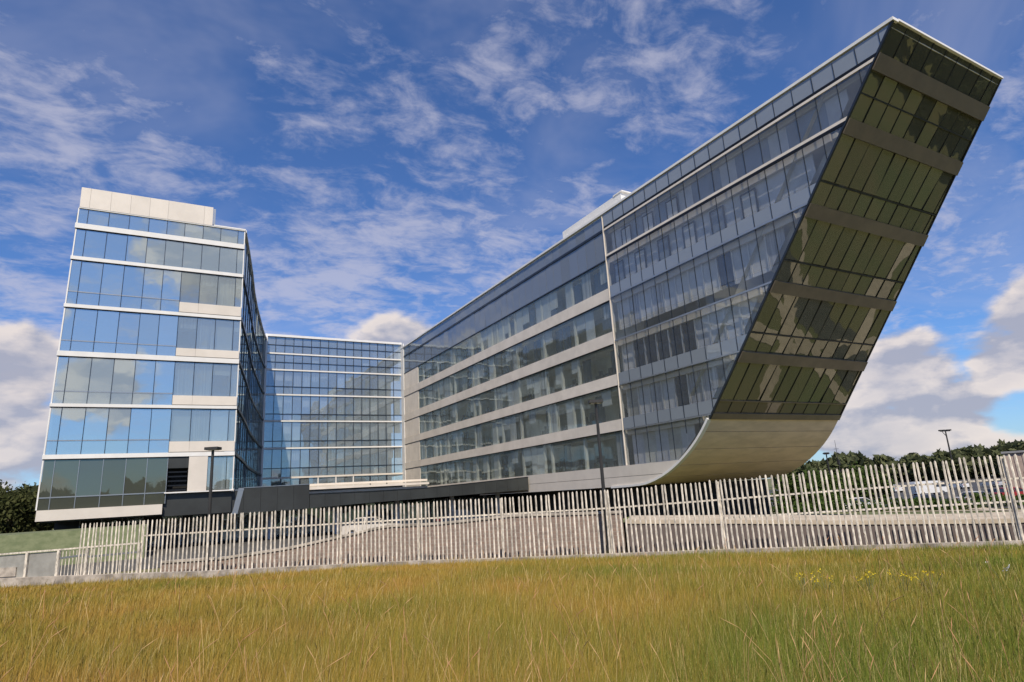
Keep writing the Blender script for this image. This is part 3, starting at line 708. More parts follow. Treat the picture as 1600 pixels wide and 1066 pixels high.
# ---- dark entrance canopy between the wings
def canopy():
    Y = 54.0
    segs = [(.55, 6.0, 1.50, 3.12, 1.38, 3.12), (6.0, 11.0, 1.36, 3.28, 1.42, 3.34), (11.02, 16, 1.45, 2.55, 1.58, 2.50), (16, 21, 1.58, 2.50, 1.68, 2.56), (21, 26, 1.68, 2.56, 1.78, 2.80), (26, 31.95, 1.78, 2.80, 1.92, 3.12)]
    part = MB().box(.6, 32, 54.4, 90.5, 2.35, 2.5).build('canopy_roof', 'dark_clad', BLD)
    tag(part, 'dark canopy over the entrance court between the wings')
    for x0, x1, a, b_, c, d in segs:
        n = max(1, round((x1-x0)/1.25)); xx = lambda t: x0+(x1-x0)*t
        for k in range(n):
            t, u = k/n, (k+1)/n; lo = lambda q: a+(c-a)*q; hi = lambda q: b_+(d-b_)*q
            MB().slab([(xx(t)+.008, Y+R.uniform(0, .006), lo(t)), (xx(u)-.008, Y, lo(u)), (xx(u)-.008, Y, hi(u)), (xx(t)+.008, Y, hi(t))], (0, .4, 0)).build('fascia_panel', 'dark_clad', part)
        MB().slab([(x0, Y-.03, b_-.002), (x1, Y-.03, d-.002), (x1, Y-.03, d+.05), (x0, Y-.03, b_+.05)], (0, .5, 0)).build('coping', 'alu' if x0 < 10 else 'dark_metal', part)
    # side return of the left box
    MB().slab([(6.0, Y-.02, 3.3), (5.6, Y-.02, 3.3), (5.2, Y-.02, 1.36), (5.6, Y-.02, 1.36)], (0, .03, 0)).build('edge_trim', 'alu', part)
    for z, d in ((3.55, 0), (3.2, .5), (2.85, 0)):
        MB().box(12.2, 24.5, 62-d, 62.4-d, z-.12, z+.08).build('ledge_beam', 'panel_grey', part)
    # recessed ground floor
    for k in range(26):
        x = -5+k*1.4
        if x > 31: break
        pane(part, [(x+.04, 60, GZ+.05), (x+1.36, 60, GZ+.05), (x+1.36, 60, 1.5), (x+.04, 60, 1.5)], (0, -1, 0), 'glass_centre')
        MB().box(x-.04, x+.04, 59.95, 60.05, GZ, 1.55).build('mullion', 'alu', part)
    MB().box(-6, 31, 63, 63.2, GZ, 2.3).build('back_wall', 'void_shade', part)
    for x in (8.5, 14, 19.5, 25, 30): MB().tube([(x, 57, GZ), (x, 57, 1.9)], .22, 12).build('column', 'blind_grey', part)
canopy()
flush_panes()

# ------------------------------------------------------------------ palisade fence
def poly_len(P):
    L = [0]
    for a, b_ in zip(P[:-1], P[1:]): L.append(L[-1]+math.dist(a, b_))
    return L
FL_ = poly_len(FENCE)
def fpos(s, off=0):
    x = float(np.interp(s, FL_, [p[0] for p in FENCE])); y = float(np.interp(s, FL_, [p[1] for p in FENCE]))
    x2_ = float(np.interp(s+.3, FL_, [p[0] for p in FENCE])); y2_ = float(np.interp(s+.3, FL_, [p[1] for p in FENCE]))
    x1_ = float(np.interp(s-.3, FL_, [p[0] for p in FENCE])); y1_ = float(np.interp(s-.3, FL_, [p[1] for p in FENCE]))
    d = Vector((x2_-x1_, y2_-y1_, 0)).normalized(); n = Vector((-d.y, d.x, 0))     # n points away from the camera
    return Vector((x, y, 0))+n*off, d, n
def ftop(s):    # the fence stands a little higher towards the right
    return float(np.interp(s, [FL_[2], FL_[5], FL_[7], FL_[8], FL_[9], FL_[10], FL_[11]], [1.52, 1.56, 1.60, 1.72, 1.88, 1.98, 2.0]))
def fence():
    root = empty('palisade_fence', (*FENCE[5], GZ)); tag(root, 'long pale palisade fence of upright pales along the far edge of the meadow', 'fence')
    s0, s1 = FL_[1]+2.2, FL_[-1]-.2
    # pale profile: shallow folded strip with a rounded top
    def pale(h):
        b = MB(); w = .032; zs = [0, h-.06, h-.02, h]; ws = [1, 1, .7, .12]
        vs = []
        for z, k in zip(zs, ws): vs += [(-w*k, .0, z), (0, -.016, z), (w*k, 0, z), (0, .006, z)]
        fs = [(4*i+j, 4*i+(j+1) % 4, 4*i+4+(j+1) % 4, 4*i+4+j) for i in range(3) for j in range(4)]+[(12, 13, 14, 15)]
        b.add(vs, fs); return b
    protos = {}
    n = int((s1-s0)/.172)
    for i in range(n):
        s = s0+(s1-s0)*i/n; p, d, nn = fpos(s, -.03); h = round((ftop(s)-GZ)/.06)*.06
        if h not in protos:
            o = pale(h).build('pale', 'fence_paint', root); protos[h] = o
        else: o = protos[h].copy(); COL.objects.link(o)
        rz = math.atan2(d.y, d.x)+R.gauss(0, .05)
        o.matrix_parent_inverse = Matrix.Identity(4)
        o.location = (p.x-root.location.x, p.y-root.location.y, R.gauss(0, .008)); o.rotation_euler = (R.gauss(0, .006), R.gauss(0, .009), rz)
    for k in range(2, len(FENCE)-1):
        a, b_ = FL_[k], FL_[k+1]
        for zt in (.74, .50, .075) if k >= 8 else (.74, .075):
            m = 6; pa, d, nn = fpos(a+.03, .03); pb, _, _ = fpos(b_-.03, .03)
            za = GZ+(ftop(a)-GZ)*zt; zb = GZ+(ftop(b_)-GZ)*zt
            MB().bar((pa.x, pa.y, za), (pb.x, pb.y, zb), .04, .055).build('rail', 'fence_paint', root)
        p, d, nn = fpos(a, .07); q, _, _ = fpos(a+.06, .07)
        b = MB(); b.bar((p.x, p.y, GZ), (p.x, p.y, ftop(a)-.05), .07, .07, up=d); b.build('post', 'fence_paint', root)
fence()
def gate_fence():
    root = empty('barrier_fence', (*FENCE[1], GZ)); tag(root, 'low pale fence of sheet panels and braces at the far left of the meadow', 'fence')
    A = [FL_[0], FL_[0]+1.4, FL_[1]-.1, FL_[1]+1.3, FL_[1]+2.55, FL_[2]-.05]
    tops = [.42, .45, .50, .53, .57, .62]
    for i, (s, t) in enumerate(zip(A, tops)):
        p, d, n = fpos(s); b = MB(); b.bar((p.x, p.y, GZ), (p.x, p.y, t), .10, .10, up=d); b.build('post', 'fence_paint', root)
        if i == len(A)-1: break
        q, _, _ = fpos(A[i+1])
        MB().bar((p.x, p.y, t), (q.x, q.y, tops[i+1]), .07, .06).build('rail', 'fence_paint', root)
        MB().bar((p.x, p.y, GZ+.35), (q.x, q.y, GZ+.38), .07, .06).build('rail', 'fence_paint', root)
        g = (q-p); u = g.normalized(); a = p+u*.08+n*.02; c = q-u*.08+n*.02
        if i in (0, 1, 2):
            MB().slab([(a.x, a.y, GZ+.42), (c.x, c.y, GZ+.42), (c.x, c.y, tops[i+1]-.06), (a.x, a.y, t-.06)], n*.03).build('sheet_panel', 'mesh_panel', root)
        if i in (0, 1): MB().slab([(a+u*.3).to_tuple()[:2]+(GZ+.5,), (c-u*.3).to_tuple()[:2]+(GZ+.5,), (c-u*.3).to_tuple()[:2]+(GZ+.85,), (a+u*.3).to_tuple()[:2]+(GZ+.85,)], -n*.05).build('notice_plate', 'concrete_light', root)
        if i in (3, 4):
            for k in range(7):
                x = a.lerp(c, (k+.5)/7); MB().bar((x.x, x.y, GZ+.40), (x.x, x.y, t-.05), .03, .03).build('bar', 'fence_paint', root)
            MB().bar((a.x, a.y, .2), (c.x, c.y, .28), .05, .07).build('rail', 'alu', root)
    # low concrete base
def wall_strip(name, S, tops, off, thick, material, zb=GZ, cap=None, label=None, cat='wall'):
    """upright wall along the fence line at a distance behind it"""
    b = MB(); P = [fpos(s, off)[0] for s in S]; Q = [fpos(s, off+thick)[0] for s in S]; vs = []
    for p, q, t in zip(P, Q, tops): vs += [(p.x, p.y, zb), (p.x, p.y, t), (q.x, q.y, t), (q.x, q.y, zb)]
    fs = [(4*i+j, 4*i+4+j, 4*i+4+j+1, 4*i+j+1) for i in range(len(S)-1) for j in range(3)]+[(0, 1, 2, 3), (4*len(S)-1, 4*len(S)-2, 4*len(S)-3, 4*len(S)-4)]
    b.add(vs, fs); o = b.build(name, material)
    me = o.data; uv = me.uv_layers.new(name='UVMap'); L = {}
    for i, s in enumerate(S):
        for j in range(4): L[4*i+j] = (s, me.vertices[4*i+j].co.z)
    for l in me.loops: uv.data[l.index].uv = L[l.vertex_index]
    if label: tag(o, label, cat)
    if cap:
        c = MB(); vs = []
        for p, q, t in zip(P, Q, tops):
            d = (q-p).normalized()*.05; vs += [(p.x-d.x, p.y-d.y, t+.003), (p.x-d.x, p.y-d.y, t+.09), (q.x+d.x, q.y+d.y, t+.09), (q.x+d.x, q.y+d.y, t+.003)]
        fs = [(4*i+j, 4*i+4+j, 4*i+4+(j+1) % 4, 4*i+(j+1) % 4) for i in range(len(S)-1) for j in range(4)]+[(0, 1, 2, 3), (4*len(S)-1, 4*len(S)-2, 4*len(S)-3, 4*len(S)-4)]
        c.add(vs, fs); c.build('coping', cap, o)
    return o
gate_fence()
S = list(np.linspace(FL_[0], FL_[-1], 60))
wall_strip('plinth_wall', S, [float(np.interp(s, [FL_[0], FL_[2], FL_[4], FL_[6], FL_[-1]], [-.42, -.50, -.62, -.64, -.60])) for s in S], -.24, .3, 'concrete_light', label='low pale concrete kerb wall running along the foot of the fence')
S1 = list(np.linspace(FL_[2]-.3, FL_[7]+.35, 40))
T1 = [float(np.interp(s, [FL_[2], FL_[3], FL_[3]+2.6, FL_[4], FL_[4]+.8, FL_[4]+1.6, FL_[5], FL_[5]+2, FL_[6], FL_[7]], [-.32, -.28, -.06, .34, .55, .60, .58, .68, .76, .68])) for s in S1]
wall_strip('brick_retaining_wall', S1, T1, 1.7, .35, 'brick_wall', cap='concrete_light', label='curving brown brick wall stepping up behind the middle of the fence', )
S2 = list(np.linspace(FL_[7]+.5, FL_[-1], 30))
T2 = [float(np.interp(s, [FL_[7], FL_[8], FL_[9], FL_[10]], [.40, .22, .02, -.12])) for s in S2]
wall_strip('rendered_retaining_wall', S2, [t-.02 for t in T2], 1.7, .35, 'rust_wall', label='long brown rendered wall behind the right part of the fence')
def terrace():
    b = MB(); vs = []
    for s, t in zip(S2, T2):
        a = fpos(s, 1.66)[0]; c = fpos(s, 5.2)[0]; vs += [(a.x, a.y, t-.10), (a.x, a.y, t+.04), (c.x, c.y, t+.05), (c.x, c.y, t-.1)]
    n = len(S2)
    b.add(vs, [(4*i+j, 4*i+4+j, 4*i+5+j, 4*i+1+j) for i in range(n-1) for j in range(3)]+[(0, 1, 2, 3)])
    tag(b.build('footway', 'path'), kind='structure')
    b = MB(); vs = []
    for s, t in zip(S2, T2):
        a = fpos(s, 5.2)[0]; c = fpos(s, 14)[0]; vs += [(a.x, a.y, t+.03), (c.x, c.y, outz(c.x, c.y)-.05)]
    b.add(vs, [(2*i, 2*i+2, 2*i+3, 2*i+1) for i in range(n-1)])
    a = fpos(S2[0], 1.7)[0]; bb = fpos(S2[0], 5.2)[0]; c = fpos(S2[0], 14)[0]; e = a+(a-fpos(S2[2], 1.7)[0])*2.2
    k = len(b.v); b.add([(a.x, a.y, T2[0]), (bb.x, bb.y, T2[0]+.03), (c.x, c.y, GZ-.05), (e.x-1, e.y+3, GZ-.05), (e.x, e.y+.6, GZ)], [(0, 1, 4), (1, 2, 3), (1, 3, 4)])
    tag(b.build('lawn_slope', 'lawn'), kind='structure')
terrace()
def grass_bank():
    b = MB(); vs = []; n = 16
    for i in range(n+1):
        x = -12.6+(12.2)*i/n; vs += [(x, 46.2, GZ-.02), (x, 46.9+.1*math.sin(x), .1), (x, 48.0, 1.02+.03*math.sin(x*2)), (x, 52.5, 1.05), (x, 53, GZ)]
    b.add(vs, [(5*i+j, 5*i+5+j, 5*i+6+j, 5*i+1+j) for i in range(n) for j in range(4)]+[(0, 1, 2, 3, 4), tuple(5*n+4-j for j in range(5))])
    tag(b.build('grass_bank', 'bank'), kind='structure')
grass_bank()

# ------------------------------------------------------------------ lamps and masts
def lamp(name, x, y, h, label, s=1.):
    r = empty(name, (x, y, GZ)); tag(r, label, 'street lamp', 'dark lamp posts behind the fence')
    b = MB(); b.tube([(x, y, GZ), (x, y, h-.08)], [.085*s, .055*s], 10); b.build('pole', 'pole', r)
    b = MB(); b.tube([(x, y, GZ), (x, y, GZ+.5)], .11*s, 10); b.build('pole_base', 'pole', r)
    b = MB(); d = Vector((.87, -.49, 0)); p = Vector((x, y, h))
    b.bar(p-d*.27*s, p+d*.27*s, .42*s, .11*s); b.build('lamp_head', 'pole', r)
    b = MB(); b.bar(p-d*.2*s-Vector((0, 0, .062*s)), p+d*.2*s-Vector((0, 0, .062*s)), .3*s, .02); b.build('lamp_lens', 'lamp_lens', r)
    return r
lamp('street_lamp', 1.95, 29.0, 4.22, 'slim dark street lamp in front of the left block')
lamp('street_lamp', 14.9, 19.6, 5.0, 'tall dark street lamp standing before the long right wing')
def ground_dir(dx, dy, r): return dx*r, dy*r
def mast(x, y, h, kind, label):
    z = outz(x, y); r = empty({'t': 'floodlight_mast', 'ring': 'ring_lamp', 'ant': 'antenna_mast'}[kind], (x, y, z)); tag(r, label, 'mast')
    MB().tube([(x, y, z), (x, y, h)], [.14, .07] if kind != 'ant' else [.10, .02], 8).build('pole', 'pole', r)
    d = Vector((.9, -.44, 0)).normalized(); p = Vector((x, y, h))
    if kind == 't':
        MB().bar(p-d*.65, p+d*.55, .10, .08).build('cross_arm', 'pole', r)
        for k in (-.62, -.25, .2, .52): MB().bar(p+d*(k-.12)+Vector((0, 0, .1)), p+d*(k+.12)+Vector((0, 0, .1)), .3, .14).build('floodlight', 'pole', r)
        MB().bar(p-Vector((0, 0, .6)), p-d*.45, .05, .05).build('brace', 'pole', r)
    if kind == 'ring':
        b = MB(); b.tube([p-Vector((0, 0, .1)), p+Vector((0, 0, .02)), p+Vector((0, 0, .16))], [.28, .48, .32], 16); b.build('lamp_head', 'pole', r)
    if kind == 'ant':
        for k in (1.2, 1.9, 2.4): MB().bar(p-Vector((0, 0, k))-d*.35, p-Vector((0, 0, k))+d*.35, .05, .05).build('antenna_element', 'pole', r)
        MB().box(x-.15, x+.15, y-.15, y+.15, h-3.4, h-2.7).build('radio_unit', 'pole', r)
mast(.899*88, .438*88, 5.75, 't', 'tall floodlight mast with a T shaped head above the car park')
mast(.826*95, .563*95, 4.4, 'ring', 'lamp with a wide round head beside the prow')
mast(.834*100, .552*100, 6.3, 'ant', 'thin antenna mast near the round headed lamp')

# ------------------------------------------------------------------ cars
def car(x, y, z, rz, paint, label, van=False, group='cars parked beyond the fence'):
    r = empty('parked_van' if van else 'parked_car', (x, y, z), 0); tag(r, label, 'van' if van else 'car', group)
    L, W, H = (5.2, 1.95, 2.2) if van else (4.35, 1.76, 1.46)
    if van: side = [(-L/2, .35), (-L/2, 1.9), (-L/2+.1, H), (1.3, H), (1.75, 2.0), (2.25, 1.25), (L/2-.05, 1.1), (L/2, .4)]
    else: side = [(-L/2, .35), (-L/2+.03, .85), (-L/2+.15, .95), (-1.35, .98), (.95, .95), (1.95, .82), (L/2-.05, .68), (L/2, .35)]
    def loft(prof, w, inset):
        b = MB(); n = len(prof); zt = max(p[1] for p in prof); zl = min(p[1] for p in prof); vs = []
        for sgn in (-1, 1):
            for px, pz in prof: vs.append((px, sgn*(w/2-inset*(pz-zl)/(zt-zl)), pz))
        b.add(vs, [tuple(range(n))[::-1], tuple(range(n, 2*n))]+[(i, (i+1) % n, n+(i+1) % n, n+i) for i in range(n)]); return b
    parts = [loft(side, W, .12 if van else .05).build('body', paint)]
    if van:
        parts.append(loft([(1.45, 1.3), (1.3, 1.95), (1.72, 1.95), (2.2, 1.3)], W+.02, .1).build('windscreen', 'car_glass'))
        parts.append(loft([(.5, 1.3), (.5, 1.9), (1.2, 1.9), (1.3, 1.3)], W+.02, .1).build('side_window', 'car_glass'))
    else:
        parts.append(loft([(-1.75, .97), (-1.15, 1.40), (.15, 1.42), (1.02, .95)], W-.12, .20).build('cabin_glass', 'car_glass'))
        parts.append(loft([(-1.22, 1.39), (-1.05, H), (.1, H), (.28, 1.39)], W-.50, .06).build('roof', paint))
        for px in (-1.62, -.45, .9):
            qx = {-1.62: -1.2, -.45: -.45, .9: .22}[px]
            for s in (-1, 1): parts.append(MB().bar((px, s*(W/2-.07), .97), (qx, s*(W/2-.26), 1.40), .07, .05).build('pillar', paint))
    for fx in (-L*.31, L*.31):
        for s in (-1, 1):
            b = MB(); b.tube([(fx, s*(W/2-.20), .32), (fx, s*(W/2+.01), .32)], .32, 14); parts.append(b.build('wheel', 'tyre'))
            b = MB(); b.tube([(fx, s*(W/2), .32), (fx, s*(W/2+.025), .32)], .19, 10); parts.append(b.build('rim', 'rim'))
    for s in (-1, 1):
        parts.append(MB().box(L/2-.1, L/2-.005, s*W*.36-.15, s*W*.36+.15, .58, .70).build('headlight', 'lamp_lens'))
        parts.append(MB().box(-L/2-.01, -L/2+.08, s*W*.38-.12, s*W*.38+.12, .70, .86).build('tail_light', 'tail_lens'))
    wheels = [p for p in parts if p.name.startswith('wheel')]; rims = [p for p in parts if p.name.startswith('rim')]
    for p in parts: p.parent = r
    for w_, m_ in zip(wheels, rims): m_.parent = w_
    r.rotation_euler = (0, 0, rz)
RW = math.radians(-28)
car(14.2, 47.0, GZ+.02, RW, 'car_beige', 'beige car parked behind the brick wall under the canopy')
car(22.5, 49.0, GZ+.02, RW+.3, 'car_dark', 'dark car parked near the entrance behind the brick wall')
car(65.6, 41.4, -2.36, RW-.4, 'car_white', 'white car closest to the lawn slope behind the right fence')
car(72.5, 38.3, -2.49, RW, 'car_dark', 'dark car parked right of the nearest white car')
car(78.5, 36.5, -2.49, RW+.2, 'car_silver', 'silver car parked in the middle of the right car park')
car(74, 48.5, -2.49, RW, 'car_blue', 'blue car parked behind the nearest white car')
car(88, 37.0, -2.49, RW, 'car_red', 'red car parked near the right edge of the car park')
for i, (t, paint, lab) in enumerate(((0, 'car_white', 'white car at the left end of the far row'), (1, 'car_silver', 'silver car second from the left in the far row'), (2, 'car_white', 'white car in the middle of the far row between silver cars'), (3, 'car_silver', 'silver car right of the middle in the far row'), (4, 'car_dark', 'dark car near the right end of the far row'))):
    car(124+t*5.2, 72-t*3.4, -2.49, RW+1.57, paint, lab+' of the car park')
car(108, 57, -2.49, RW, 'car_white', 'white van parked beyond the cars at the right', van=True)

# ------------------------------------------------------------------ far hall at the right edge
def hall():
    r = empty('storage_hall', (114, 44, -2.5)); tag(r, 'reddish grey clad hall behind the right end of the fence', 'building')
    u = Vector((.387, -.922, 0)).normalized(); v = Vector((.922, .387, 0)); p = Vector((.9215*122, .3885*122, 0))
    def pt(a, b_, z): q = p+u*a+v*b_; return (q.x, q.y, z)
    b = MB(); b.slab([pt(0, 0, -2.5), pt(26, 0, -2.5), pt(26, 14, -2.5), pt(0, 14, -2.5)], (0, 0, 4.7+1.0)); b.build('wall', 'hall_wall', r)
    for k in range(26): MB().slab([pt(k+.1, -.08, -2.4), pt(k+.6, -.08, -2.4), pt(k+.6, -.08, 3.1), pt(k+.1, -.08, 3.1)], v*.07).build('cladding_rib', 'hall_wall', r)
    b = MB(); b.slab([pt(-.3, -.3, 3.2), pt(26.3, -.3, 3.2), pt(26.3, 14.3, 3.2), pt(-.3, 14.3, 3.2)], (0, 0, .3)); b.build('roof', 'roof_grey', r)
    b = MB(); b.slab([pt(2, -.2, -2.5), pt(5, -.2, -2.5), pt(5, -.2, .6), pt(2, -.2, .6)], v*.1); b.build('door', 'blind_grey', r)
hall()
def lowhouse():
    r = empty('flat_roofed_house', (-19, 112, GZ)); tag(r, 'grey flat roofed building half hidden by trees at the far left', 'building')
    MB().box(-36, -15.5, 108, 116, GZ, 4.9).build('wall', 'blind_grey', r); MB().box(-36.4, -15.1, 107.6, 116.4, 4.9, 5.3).build('roof', 'roof_grey', r)
    MB().box(-26, -22.5, 109, 112, 5.3, 6.0).build('roof_light', 'roof_grey', r)
    for k in range(8): MB().box(-35+k*2.5, -33.6+k*2.5, 107.9, 108.02, 2.6, 4.2).build('window', 'window_dark', r)
lowhouse()

# ------------------------------------------------------------------ vegetation
rng = np.random.default_rng(11)
def leaf_mesh(name, cen, size, mats, col, parent=None, flat=None):
    """leaf-sized quads at the given centres"""
    n = len(cen); a = rng.normal(size=(n, 3)); a /= np.linalg.norm(a, axis=1)[:, None]; t = rng.normal(size=(n, 3)); b = np.cross(a, t); b /= np.linalg.norm(b, axis=1)[:, None]
    s = (size*rng.uniform(.6, 1.4, n))[:, None]
    v = np.stack([cen-a*s, cen-b*s*.55, cen+a*s, cen+b*s*.55], 1).reshape(-1, 3)
    me = bpy.data.meshes.new(name); me.vertices.add(4*n); me.vertices.foreach_set('co', v.ravel())
    me.loops.add(4*n); me.loops.foreach_set('vertex_index', np.arange(4*n)); me.polygons.add(n); me.polygons.foreach_set('loop_start', np.arange(0, 4*n, 4)); me.polygons.foreach_set('loop_total', np.full(n, 4))
    ca = me.color_attributes.new('Col', 'FLOAT_COLOR', 'POINT'); cc = np.zeros((n, 4)); cc[:, 0] = col; cc[:, 3] = 1
    ca.data.foreach_set('color', np.repeat(cc, 4, 0).ravel()); me.materials.append(MATS[mats]); me.update(); me.validate()
    o = bpy.data.objects.new(name, me); COL.objects.link(o)
    if parent: o.parent = parent; o.matrix_parent_inverse = parent_inv(parent)
    return o
def crown_pts(c, r, nclump, nleaf, squash=.8):
    out = []; col = []
    for _ in range(nclump):
        d = rng.normal(size=3); d /= np.linalg.norm(d); rr = r*rng.uniform(.35, 1.)**.6; q = np.array(c)+d*np.array([rr, rr, rr*squash])
        cr = r*rng.uniform(.16, .34); p = rng.normal(size=(nleaf, 3))*cr*.55+q; out.append(p); col.append(np.clip(rng.normal(rng.uniform(.2, .8), .15, nleaf), 0, 1))
    return np.concatenate(out), np.concatenate(col)
def tree(x, y, z, h, r, mats, label, name='broadleaf_tree', group=None):
    o = empty(name, (x, y, z)); tag(o, label, 'tree', group)
    b = MB(); b.tube([(x, y, z-.2), (x+.1, y, z+h*.3), (x, y+.1, z+h*.7)], [r*.09, r*.065, r*.03], 8)
    for k in range(5):
        a = k*1.26+x; b.tube([(x, y, z+h*(.25+.07*k)), (x+math.cos(a)*r*.35, y+math.sin(a)*r*.35, z+h*(.42+.07*k)), (x+math.cos(a)*r*.65, y+math.sin(a)*r*.65, z+h*(.5+.08*k))], [r*.04, r*.025, r*.01], 6)
    b.build('trunk', 'bark', o, smooth=True)
    p, c = crown_pts((x, y, z+h*.58), r, 46, 110, h*.42/r); p[:, 2] = np.maximum(p[:, 2], z+.25)
    leaf_mesh('crown', p, r*.06, mats, c, o)
tree(-11.0, 70, GZ, 5.0, 3.4, 'leaf_olive', 'olive green tree just left of the flat left block')
tree(-15.0, 76, GZ, 5.2, 3.6, 'leaf_dark', 'dark tree next to the tree by the left block')
tree(-13.8, 86, GZ, 6.0, 3.4, 'leaf_olive', 'taller dull green tree behind the two at the far left')
tree(-18.0, 71, GZ, 4.6, 3.6, 'leaf_dark', 'dark low tree cut by the left edge of the view')
for i, (t, lab) in enumerate(((0, 'green bush nearest to the prow beyond the fence'), (1, 'green bush second from the prow beyond the fence'), (2, 'green bush third from the prow beyond the fence'), (3, 'green bush farthest from the prow beyond the fence'))):
    a = [(.80, .60), (.815, .58), (.832, .555), (.85, .527)][i]; rr = 78+i*3
    tree(a[0]*rr, a[1]*rr, -2.5, 4.0+.3*(i % 2), 2.6, 'leaf_green', lab, 'bush', 'green bushes beside the prow')
def wood(name, az0, az1, r0, r1, hfun, n, mats, step=22, leaf=.55):
    P = []; Cc = []; 
    for _ in range(n):
        t = rng.uniform(); az = math.radians(az0+(az1-az0)*t); r = rng.uniform(r0, r1); h = hfun(t)*rng.uniform(.8, 1.12); x, y = math.sin(az)*r, math.cos(az)*r
        cr = h*rng.uniform(.30, .46); k = step; d = rng.normal(size=(k*8, 3)); d /= np.linalg.norm(d, axis=1)[:, None]
        lump = rng.normal(size=(10, 3)); lump /= np.linalg.norm(lump, axis=1)[:, None]
        rad = .72+.28*np.max(d@lump.T, axis=1)
        p = np.array([x, y, outz(x, y)+h*.55])+d*rad[:, None]*np.array([cr, cr, h*.47])*rng.uniform(.8, 1.02, (k*8, 1)); P.append(p); Cc.append(np.clip(rng.normal(rng.uniform(.15, .85), .2, k*8), 0, 1))
    o = leaf_mesh(name, np.concatenate(P), leaf*1.6, mats, np.concatenate(Cc)); tag(o, kind='stuff'); return o
tag(wood('distant_wood', 52, 76, 250, 300, lambda t: 8.0+9.5*max(0, t-.38)+2.5*math.exp(-((t-.22)/.06)**2), 170, 'leaf_far', leaf=.9), 'dark band of trees along the skyline beyond the car park', 'wood')
tag(wood('distant_wood', -35, -4, 160, 210, lambda t: 9, 90, 'leaf_far', leaf=.8), 'dark far trees at the left behind the flat roofed house', 'wood')
tag(wood('wood_behind', 100, 330, 110, 150, lambda t: 11, 300, 'leaf_far', step=18, leaf=1.1), 'belt of trees behind the meadow, mirrored in the glass', 'wood')
# hedge and rough planting between the lawn slope and the car park
def hedge():
    n = 9000; t = rng.uniform(size=n); x = 52+t*38; y = 47.5-t*24+rng.normal(size=n)*1.1; z = np.array([outz(a, 0) for a in x])+np.abs(rng.uniform(0, 1, n))**.7*(1.0+.5*np.sin(x*1.3)*np.sin(x*.37))
    o = leaf_mesh('hedge', np.stack([x, y, z], 1), .16, 'leaf_green', rng.uniform(size=n)); tag(o, 'uneven green hedge between the lawn slope and the car park', 'hedge')
hedge()

def grass():
    N = 560000; th0, th1 = math.radians(-22), math.radians(82)
    th = rng.uniform(th0, th1, N); rmax = np.interp(th, fth, frr)
    rmax = np.where(th > fth[-1], frr[-1], np.where(th < fth[0], frr[0], rmax))
    u = rng.uniform(size=N); r = 4.2+(rmax-.2-4.2)*u**1.18
    x, y = r*np.sin(th), r*np.cos(th); t = np.clip((r-2)/(rmax-1.75), 0, 1)
    z = GZ*t+.05*np.sin(x*.7+1)*np.sin(y*.55)*(1-t)-.01
    # patches
    pn = np.sin(x*.9+1.3*np.sin(y*.6))*np.cos(y*.75+np.sin(x*.5)); pn2 = np.sin(x*2.3+y*1.1+2)*np.sin(y*1.9-x*.7)
    right = np.clip((th-math.radians(24))/math.radians(34), 0, 1); near = np.clip(1-(r-5)/9, 0, 1)
    pn3 = np.sin(x*.43+.9)*np.sin(y*.5+x*.2+1.7)
    green = np.clip(.22+.22*pn+.18*pn2*near+.25*pn3+.52*right+.28*near*(.6+right)+rng.normal(0, .20, N), 0, 1)
    rust = np.clip(.02+.30*(pn2 > .35)*(rng.uniform(size=N) < .4)+.22*np.clip(-pn, 0, 1)*(1-right)+rng.normal(0, .08, N), 0, 1)
    h = (.20+.13*rng.uniform(size=N)+.06*pn)*np.where(rng.uniform(size=N) < .07, 1.75, 1.0)
    h *= np.interp(r, [4, 10, 15, 24, 31], [.95, 1.05, .95, .75, .7])
    w = np.interp(r, [4, 10, 20, 32], [.0018, .0030, .0062, .010])*rng.uniform(.6, 1.3, N)
    a = rng.uniform(0, 2*np.pi, N); lean = rng.normal(0, .17, (N, 2))+np.array([.08, -.02]); dx, dy = np.cos(a)*w, np.sin(a)*w
    base = np.stack([x, y, z], 1); mid = base+np.stack([lean[:, 0]*h*.35, lean[:, 1]*h*.35, h*.55], 1); tip = base+np.stack([lean[:, 0]*h, lean[:, 1]*h, h*(1-.15*np.abs(lean[:, 0]))], 1)
    off = np.stack([dx, dy, 0*dx], 1)
    v = np.stack([base-off, base+off, mid+off*.75, tip, mid-off*.75], 1).reshape(-1, 3)
    me = bpy.data.meshes.new('meadow_grass'); me.vertices.add(5*N); me.vertices.foreach_set('co', v.ravel())
    idx = (np.arange(N)[:, None]*5+np.array([0, 1, 2, 4, 4, 2, 3])[None, :]).ravel()
    me.loops.add(7*N); me.loops.foreach_set('vertex_index', idx); me.polygons.add(2*N); me.polygons.foreach_set('loop_start', (np.arange(N)[:, None]*7+np.array([0, 4])[None, :]).ravel()); me.polygons.foreach_set('loop_total', np.tile([4, 3], N))
    ca = me.color_attributes.new('Col', 'FLOAT_COLOR', 'POINT'); cc = np.zeros((N, 4)); cc[:, 0] = green; cc[:, 1] = rust; cc[:, 2] = np.where(rng.uniform(size=N) < .10, rng.uniform(.4, 1, N), 0); cc[:, 3] = 1
    ca.data.foreach_set('color', np.repeat(cc, 5, 0).ravel()); me.materials.append(MATS['grass_blade']); me.update()
    o = bpy.data.objects.new('meadow_grass', me); COL.objects.link(o)
    tag(o, 'tall golden and green meadow grass in the foreground', 'grass', kind='stuff')
grass()
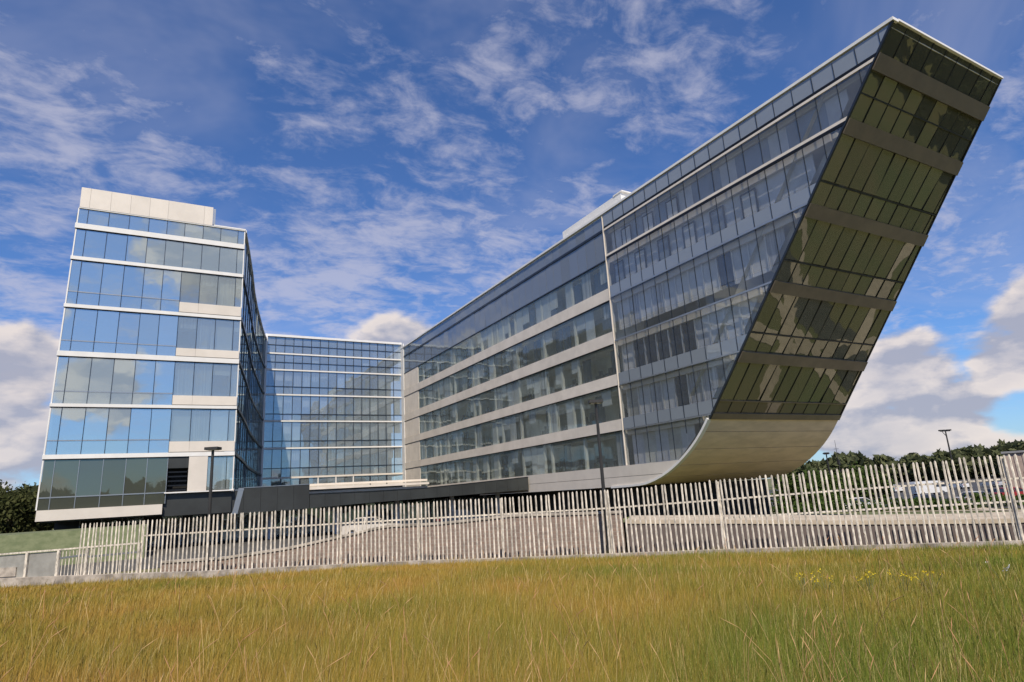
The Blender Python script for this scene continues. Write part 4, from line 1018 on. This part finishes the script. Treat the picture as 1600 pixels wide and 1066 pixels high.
def stalks():
    n = 420; th = rng.uniform(math.radians(-12), math.radians(75), n); r = 4.6+17*rng.uniform(size=n)**1.6
    r = np.minimum(r, np.interp(th, fth, frr)-.6) if True else r
    b = MB(); cols = []
    for t, q in zip(th, r):
        x, y = q*math.sin(t), q*math.cos(t); z = meadow_z(x, y); h = rng.uniform(.38, .72); lx, ly = rng.normal(0, .12), rng.normal(0, .10); w = .0010+.0003*q
        k = len(b.v)
        p = [Vector((x, y, z)), Vector((x+lx*.3, y+ly*.3, z+h*.55)), Vector((x+lx, y+ly, z+h)), Vector((x+lx*1.5+.02, y+ly*1.5, z+h+.09))]
        b.tube(p[:3], [w, w*.8, w*.6], 3, cap=False); b.tube([p[2], p[2].lerp(p[3], .4), p[3]], [w*.6, w*1.35, w*.3], 4)
        c = rng.uniform(0, 1); cols += [(c, rng.uniform(.2, 1))]*(len(b.v)-k)
    o = b.build('seeding_grass_stalks', 'stalk'); ca = o.data.color_attributes.new('Col', 'FLOAT_COLOR', 'POINT'); cc = np.zeros((len(cols), 4)); cc[:, :2] = cols; cc[:, 3] = 1
    ca.data.foreach_set('color', cc.ravel()); tag(o, 'taller pinkish brown seeding stalks standing out of the meadow grass', 'grass', kind='stuff')
leaf_mat('stalk', (.55, .36, .16), (.62, .50, .22), (.45, .22, .12), trans=.1)
stalks()
def flowers(x, y, lab, mats, n, h=.42, name='wildflower'):
    z = meadow_z(x, y); r = empty(name, (x, y, z)); tag(r, lab, 'plant', 'yellow wildflowers in the meadow' if 'yellow' in lab else None)
    b = MB(); tips = []
    for k in range(n):
        a = rng.uniform(0, 6.28); d = rng.uniform(.03, .25); hh = h*rng.uniform(.8, 1.15); tx, ty = x+math.cos(a)*d, y+math.sin(a)*d
        b.tube([(x, y, z), ((x+tx)/2, (y+ty)/2, z+hh*.6), (tx, ty, z+hh)], [.005, .004, .003], 4); tips.append((tx, ty, z+hh))
    b.build('stems', 'bank', r)
    pts = np.repeat(np.array(tips), 7, 0)+rng.normal(size=(7*n, 3))*.022
    leaf_mesh('flower_heads', pts, .017, mats, rng.uniform(size=7*n), r)['kind'] = 'stuff'
for i, (px, py, lab) in enumerate(((9.9, 7.55, 'leftmost clump of yellow wildflowers in the grass at the right'), (10.35, 7.5, 'yellow wildflower clump second from the left in the grass'), (10.8, 7.0, 'yellow wildflower clump in the middle of the green patch'), (11.1, 6.6, 'yellow wildflower clump right of the green patch middle'), (11.4, 6.3, 'rightmost clump of yellow wildflowers in the grass'))):
    flowers(px, py, lab, 'flower_yellow', 6+i % 3)
flowers(13.6, 6.2, 'small white wildflowers near the right edge of the meadow', 'flower_white', 4, .38)
